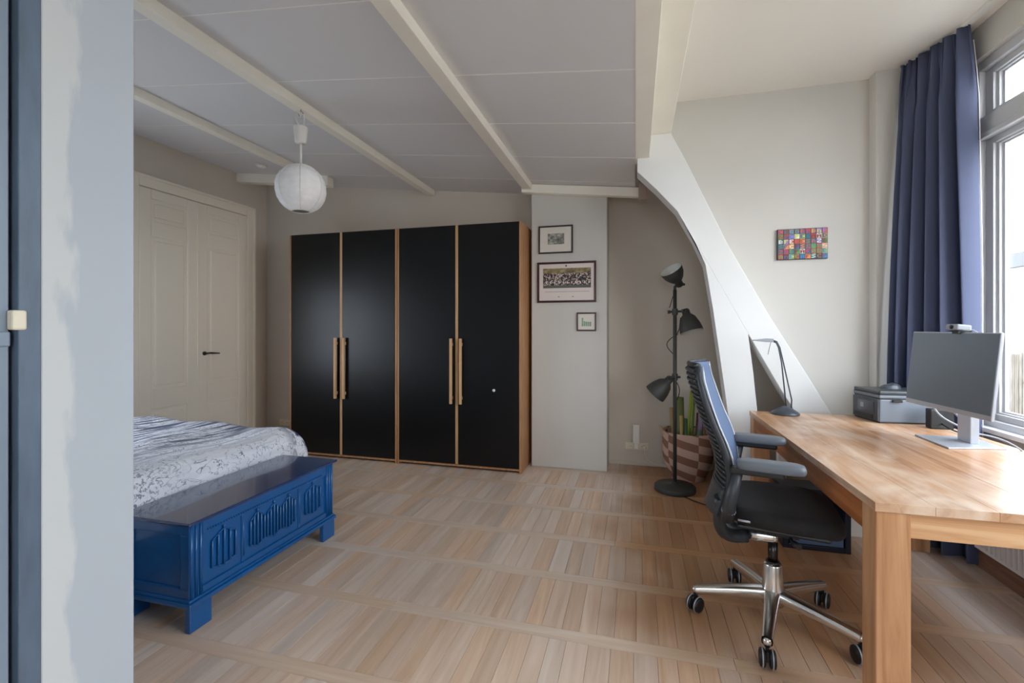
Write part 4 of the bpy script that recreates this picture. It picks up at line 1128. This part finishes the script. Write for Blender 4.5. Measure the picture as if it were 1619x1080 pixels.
MB().tube(bez((1.45, 2.68, 0.95), (1.48, 2.70, 0.88), (1.53, 2.69, 0.86), (1.56, 2.68, 0.80)), 0.0045, 6).build('cable', M['cable'], mc, world=True)
MB().tube(bez((1.55, 2.66, 0.80), (1.60, 2.62, 0.80), (1.62, 2.52, 0.80), (1.655, 2.48, 0.72)), 0.004, 6).build('cable', M['cable'], mc, world=True)

# ---------------- radiator under the sill
rad = thing('radiator', (1.755, 2.2, 0), 'pale ribbed panel radiator under the window behind the desk', 'radiator')
MB().box(1.735, 1.745, 1.45, 2.98, 0.14, 0.690).build('front_panel', M['radiator'], rad, world=True, bevel=0.002)
MB().box(1.785, 1.795, 1.45, 2.98, 0.14, 0.690).build('rear_panel', M['radiator'], rad, world=True, bevel=0.002)
for k in range(46):
    yy = 1.47 + k*0.0330
    MB().tube([(1.7355, yy, 0.16), (1.7355, yy, 0.68)], 0.006, 6).build('rib', M['radiator'], rad, world=True)
for k in range(24):
    yy = 1.50 + k*0.0625
    MB().box(1.743, 1.787, yy, yy+0.030, 0.680, 0.688).build('grille_slat', M['radiator'], rad, world=True)
for yy in (1.6, 2.8):
    MB().box(1.794, 1.879, yy, yy+0.04, 0.50, 0.56).build('bracket', M['radiator'], rad, world=True)

# ---------------- curtain
cu = thing('curtain', (1.70, 3.25, 0.02), 'blue pleated curtain gathered beside the window', 'curtain')
def curtain_fn(off=0.0):
    def fn(u, v):
        # u along the cloth from the wall end to the window end, v from hem to heading
        z = 0.015 + v*(Z_DORMER-0.03)
        top = max(0.0, (v-0.88)/0.12)
        flare = math.sin(min(1, (1-v)*1.15)*PI*0.5)
        x0, y0 = 1.640 - 0.105*flare, 3.46 - 0.03*flare
        x1, y1 = 1.755 + 0.055*(1-v), 3.045 + 0.01*v
        x = x0 + (x1-x0)*u; y = y0 + (y1-y0)*u
        ph = 2*PI*6.2*u**0.72 + 0.5*math.sin(3*v+u*4)
        amp = (0.022+0.024*u)*(1-0.70*top) + 0.010*(1-v)
        d = amp*math.sin(ph) + 0.010*(1-top)*math.sin(u*2*PI*2.3+1.0+v)
        d2 = 0.018*math.sin(ph*2.0+0.6)*(0.4+0.6*top)
        pleat = 0.013*min(1, top*1.6)*math.sin(u*2*PI*16)
        n = Vector((-(y1-y0), (x1-x0), 0)).normalized()
        tt = Vector((x1-x0, y1-y0, 0)).normalized()
        p = Vector((x, y, z)) + n*(d+pleat+off) + tt*(d2*0.6)
        return (min(p.x, 1.815), min(p.y, 3.490), p.z)
    return fn
MB().grid(170, 26, curtain_fn()).build('cloth', M['curtain'], cu, world=True, solid=0.003)
hd = MB()
for k in range(9):
    u = (k+0.5)/9
    p = curtain_fn()(u, 1.0)
    hd.box(p[0]-0.004, p[0]+0.004, p[1]-0.004, p[1]+0.004, p[2]-0.01, Z_DORMER-0.012)
hd.build('glide', M['curtain'], cu, world=True)
def hem_fn(u, v):
    z = 0.02 + v*(Z_DORMER-0.12)
    f = curtain_fn()
    p = f(1.0, (z-0.015)/(Z_DORMER-0.03)); 
    return (min(p[0]+0.006+0.006*u, 1.83), p[1]-0.001+0.006*u, z)
MB().grid(3, 20, hem_fn).build('lining', M['lining'], cu, world=True, solid=0.002)

# ---------------- things under the desk
tr = thing('drawer_caddy', (1.02, 3.12, 0), 'black under-desk caddy with papers behind the chair', 'drawer unit')
bx0, bx1, by0, by1 = 0.845, 1.195, 3.035, 3.22
cm = mat('black_navy_plastic', (26, 32, 46), 0.35)
MB().box(bx0, bx0+0.03, by0, by1, 0.0, 0.34).build('side_panel', cm, tr, world=True, bevel=0.004)
MB().box(bx1-0.03, bx1, by0, by1, 0.0, 0.34).build('side_panel', cm, tr, world=True, bevel=0.004)
MB().box(bx0+0.03, bx1-0.03, by0, by1, 0.0, 0.03).build('bottom_panel', cm, tr, world=True, bevel=0.003)
MB().box(bx0+0.03, bx1-0.03, by1-0.015, by1, 0.03, 0.34).build('back_panel', cm, tr, world=True)
MB().box(bx0+0.04, bx1-0.04, by0-0.005, by0+0.012, 0.035, 0.085).build('front_tray', mat('blue_grey_tray', (84, 106, 138), 0.3), tr, world=True, bevel=0.004)
pp = MB().box(bx0+0.05, bx1-0.06, by0+0.03, by0+0.05, 0.035, 0.16).build('paper_stack', mat('pale_blue_paper', (176, 192, 222), 0.7), tr, world=True)
MB().box(bx0+0.035, bx0+0.11, by0, by0+0.03, 0.09, 0.15).build('binder', M['black'], tr, world=True)
MB().box(bx1-0.16, bx1-0.08, by0, by0+0.03, 0.09, 0.16).build('binder', M['black'], tr, world=True)
MB().box(bx0, bx1, by0, by1, 0.34, 0.355).build('top_panel', cm, tr, world=True, bevel=0.003)
wb = thing('white_storage_unit', (1.37, 3.36, 0), 'low white storage unit on the floor behind the desk leg', 'cabinet')
MB().box(1.235, 1.50, 3.30, 3.43, 0.0, 0.16).build('body', M['white'], wb, world=True, bevel=0.004)
MB().box(1.235, 1.50, 3.294, 3.302, 0.04, 0.15).build('front', M['white'], wb, world=True, bevel=0.003)
rt = thing('router_box', (0.95, 3.32, 0.45), 'white router box with black cables beneath the far desk end', 'router')
MB().box(0.915, 0.965, 3.385, 3.435, 0.0, 0.60).build('housing', M['white'], rt, world=True, bevel=0.005)
MB().tube(bez((0.90, 3.40, 0.50), (0.83, 3.36, 0.56), (0.84, 3.36, 0.60), (0.91, 3.39, 0.58)), 0.006, 6).tube(bez((0.91, 3.39, 0.40), (0.84, 3.34, 0.40), (0.88, 3.34, 0.34), (0.94, 3.38, 0.02)), 0.005, 6).build('cable', M['black'], rt, world=True)

# ================================================================== OFFICE CHAIR (local: x forward, y left, z up)
oc = thing('office_chair', (0.588, 2.255, 0), 'black and grey office chair with chrome star base and ribbed back at the desk', 'chair', rz=math.radians(-12))
baserot = math.radians(36+12)
hub = MB().lathe([(0.0001, 0.085), (0.044, 0.085), (0.047, 0.10), (0.047, 0.135), (0.042, 0.17), (0.036, 0.255), (0.033, 0.262), (0.0001, 0.262)], 28, (0, 0, 0)).build('base_hub', M['chrome'], oc)
MB().tube([(0, 0, 0.25), (0, 0, 0.36)], 0.020, 16).build('gas_column', M['gunmetal'], oc)
MB().tube([(0, 0, 0.255), (0, 0, 0.272)], 0.027, 16).build('column_collar', M['black'], oc)
arm = MB()
def star(u, v):
    # u round the section, v along the arm
    r = 0.035 + v*0.285
    w = 0.031 - 0.011*v; h = 0.027 - 0.009*v
    zc_ = 0.128 - 0.030*v**1.3
    a = u*2*PI
    cy, cz = math.cos(a), math.sin(a)
    sg = lambda t: math.copysign(abs(t)**0.6, t)
    return (r, w*sg(cy), zc_ + h*sg(cz))
arm.grid(16, 8, star, close_u=True)
arm.lathe([(0.0001, -0.018), (0.013, -0.018), (0.017, 0.0), (0.013, 0.012), (0.0001, 0.014)], 14, (0.318, 0, 0.098))
arm_me = arm.mesh('base_arm'); arm_me.materials.append(M['chrome'])
whl = MB()
whl.lathe([(0.0001, -0.011), (0.022, -0.012), (0.031, -0.009), (0.034, 0), (0.031, 0.009), (0.022, 0.012), (0.0001, 0.011)], 22, (0, 0, 0), (0, 1, 0))
whl_me = whl.mesh('wheel'); whl_me.materials.append(M['black'])
rim = MB().lathe([(0.0325, -0.0025), (0.0350, -0.002), (0.0350, 0.002), (0.0325, 0.0025)], 22, (0, 0, 0), (0, 1, 0))
rim_me = rim.mesh('wheel_tread'); rim_me.materials.append(M['silver'])
hood = MB().box(-0.022, 0.012, -0.0045, 0.0045, 0.028, 0.066).tube([(0, 0, 0.05), (0, 0, 0.092)], 0.0065, 8)
hood_me = hood.mesh('caster'); hood_me.materials.append(M['black'])
for k in range(5):
    a = baserot + k*2*PI/5
    o = bpy.data.objects.new('base_arm', arm_me); COL.objects.link(o); o.parent = oc; o.rotation_euler = (0, 0, a)
    cst = bpy.data.objects.new('caster', hood_me); COL.objects.link(cst); cst.parent = oc
    cst.location = (0.318*math.cos(a), 0.318*math.sin(a), 0)
    cst.rotation_euler = (0, 0, math.radians((75, 100, 60, 95, 110)[k]))
    for sy in (-1, 1):
        w_ = bpy.data.objects.new('wheel', whl_me); COL.objects.link(w_); w_.parent = cst; w_.location = (-0.006, sy*0.0175, 0.0352)
        w2 = bpy.data.objects.new('wheel_tread', rim_me); COL.objects.link(w2); w2.parent = cst; w2.location = (-0.006, sy*0.0175, 0.0352)
# mechanism
MB().box(-0.06, 0.14, -0.09, 0.09, 0.425, 0.470).box(-0.03, 0.10, -0.05, 0.05, 0.395, 0.43).build('tilt_mechanism', M['black'], oc, bevel=0.01)
MB().tube([(-0.115, 0, 0.368), (-0.06, 0, 0.374), (0.0, 0, 0.376), (0.018, 0, 0.376)], [0.028, 0.028, 0.027, 0.022], 16).build('rear_bar', M['chrome'], oc)
MB().tube([(0.05, -0.09, 0.445), (0.06, -0.19, 0.445), (0.07, -0.215, 0.444)], 0.006, 8).tube([(0.065, -0.20, 0.444), (0.08, -0.225, 0.442)], 0.012, 8).build('adjust_lever', M['black'], oc)
# seat
def seat(u, v):
    a = u*2*PI
    n = 3.4
    cs_, sn = math.cos(a), math.sin(a)
    rx = math.copysign(abs(cs_)**(2/n), cs_); ry = math.copysign(abs(sn)**(2/n), sn)
    # v: 0 bottom centre -> 1 top centre
    if v < 0.30: k = v/0.30*0.92; z = 0.478
    elif v < 0.62: q = (v-0.30)/0.32; k = 0.92+0.08*math.sin(q*PI); z = 0.478 + 0.072*q
    else: q = (v-0.62)/0.38; k = 0.92*(1-q); z = 0.550 + 0.012*math.sin(min(1, q*3)*PI/2)
    x = 0.030 + 0.225*rx*k; y = 0.235*ry*k
    front = max(0, (x-0.12)/0.15)
    z -= 0.040*front**2
    if v > 0.62: z -= 0.012*(1-(y/0.235)**2)*(1-front*0.6)
    return (x, y, z)
so = MB().grid(56, 22, seat, close_u=True).build('seat', M['seatfab'], oc)
so['label'] = 'black fabric seat cushion'
MB().box(-0.14, 0.19, -0.20, 0.20, 0.462, 0.482).build('seat_pan', M['black'], oc, bevel=0.012)
MB().tube([(-0.135, -0.233, 0.512), (-0.09, -0.237, 0.512)], 0.0045, 8).build('seat_tag', M['silver'], so)
# back support: curved tube rising from the bar into the back frame
for sy in (-1, 1):
    pts = bez((-0.105, sy*0.02, 0.370), (-0.20, sy*0.05, 0.350), (-0.225, sy*0.12, 0.40), (-0.205, sy*0.190, 0.58), 12)
    MB().tube(pts, [0.031 - 0.008*i/12 for i in range(13)], 12).build('back_support', M['chairdark'], oc)
# back profile: front edge x for a height z
PROF = [(0.46, -0.200), (0.52, -0.180), (0.60, -0.155), (0.66, -0.146), (0.74, -0.156), (0.81, -0.178), (0.89, -0.212), (0.96, -0.236), (1.01, -0.252), (1.07, -0.270), (1.135, -0.280)]
def bx_(z):
    for (z0, x0), (z1, x1) in zip(PROF, PROF[1:]):
        if z <= z1: return x0 + (x1-x0)*(z-z0)/(z1-z0)
    return PROF[-1][1]
def hw(z):
    return 0.205 + 0.015*math.sin((z-0.5)/0.64*PI) - 0.030*max(0, (z-1.0)/0.14)
ZT, ZL = 1.130, 0.52
def back_pt(y_rel, z, off=0.0):
    w = hw(z)
    return (bx_(z) - 0.055*(1-y_rel**2) + off, y_rel*w, z)
MB().grid(17, 30, lambda u, v: back_pt(-1+2*u, 0.60+(ZT-0.60)*v, 0.0)).build('back_fabric', M['mesh'], oc, solid=0.012)
MB().grid(17, 26, lambda u, v: back_pt(-0.98+1.96*u, 0.53+(ZT-0.54)*v, -0.019)).build('back_shell', M['chairdark'], oc, solid=0.006)
for k in range(27):
    z = 0.535 + k*(ZT-0.02-0.535)/26
    MB().tube([back_pt(-0.97+1.94*i/10, z, -0.026) for i in range(11)], 0.0065, 6).build('rib', M['chairdark'], oc)
for sy in (-1, 1):
    edge = [back_pt(sy*1.0, ZL+(ZT-ZL)*i/16, -0.014) for i in range(17)]
    MB().tube(edge, [0.016]*12+[0.015, 0.014, 0.013, 0.012, 0.011], 10).build('back_edge', M['chairdark'], oc)
    edge2 = [(p[0]+0.006, p[1]+sy*0.008, p[2]) for p in [back_pt(sy*1.0, 0.64+(ZT-0.64)*i/16, 0.0) for i in range(17)]]
    MB().tube(edge2, 0.0042, 8).build('edge_piping', M['silver'], oc)
MB().tube([back_pt(-1+2*i/12, ZT+0.003, -0.010) for i in range(13)], 0.012, 8).build('top_rail', M['chairdark'], oc)
# lower back shell
MB().grid(15, 8, lambda u, v: back_pt(-1+2*u, 0.50+0.12*v, -0.03)).build('lower_shell', M['chairdark'], oc, solid=0.012)
# arm rests
for sy in (-1, 1):
    y = sy*0.245
    up = MB().tube([(-0.175, sy*0.215, 0.50), (-0.165, sy*0.238, 0.58), (-0.135, y, 0.72)], [0.028, 0.026, 0.021], 12).build('arm_upright', M['chairdark'], oc)
    MB().tube([(-0.172, sy*0.222, 0.535), (-0.168, sy*0.228, 0.547)], 0.0275, 14).build('trim_ring', M['silver'], up)
    MB().box(-0.165, 0.03, y-0.028, y+0.028, 0.708, 0.734).build('arm_bracket', M['black'], oc, bevel=0.008)
    ap = MB()
    def pad(u, v, y=y):
        a = u*2*PI; cs_, sn = math.cos(a), math.sin(a)
        rx = math.copysign(abs(cs_)**0.36, cs_); ry = math.copysign(abs(sn)**0.5, sn)
        if v < 0.3: k = v/0.3*0.95; z = 0.731
        elif v < 0.7: q = (v-0.3)/0.4; k = 0.95+0.05*math.sin(q*PI); z = 0.731+0.034*q
        else: q = (v-0.7)/0.3; k = 0.95*(1-q); z = 0.765 + 0.004*math.sin(min(1, q*2)*PI/2)
        return (-0.020-(0.035 if y > 0 else 0)+0.122*rx*k, y+0.043*ry*k, z)
    ap.grid(40, 16, pad, close_u=True)
    po_ = ap.build('arm_pad', M['chairgrey'], oc); po_['label'] = 'soft grey arm pad'
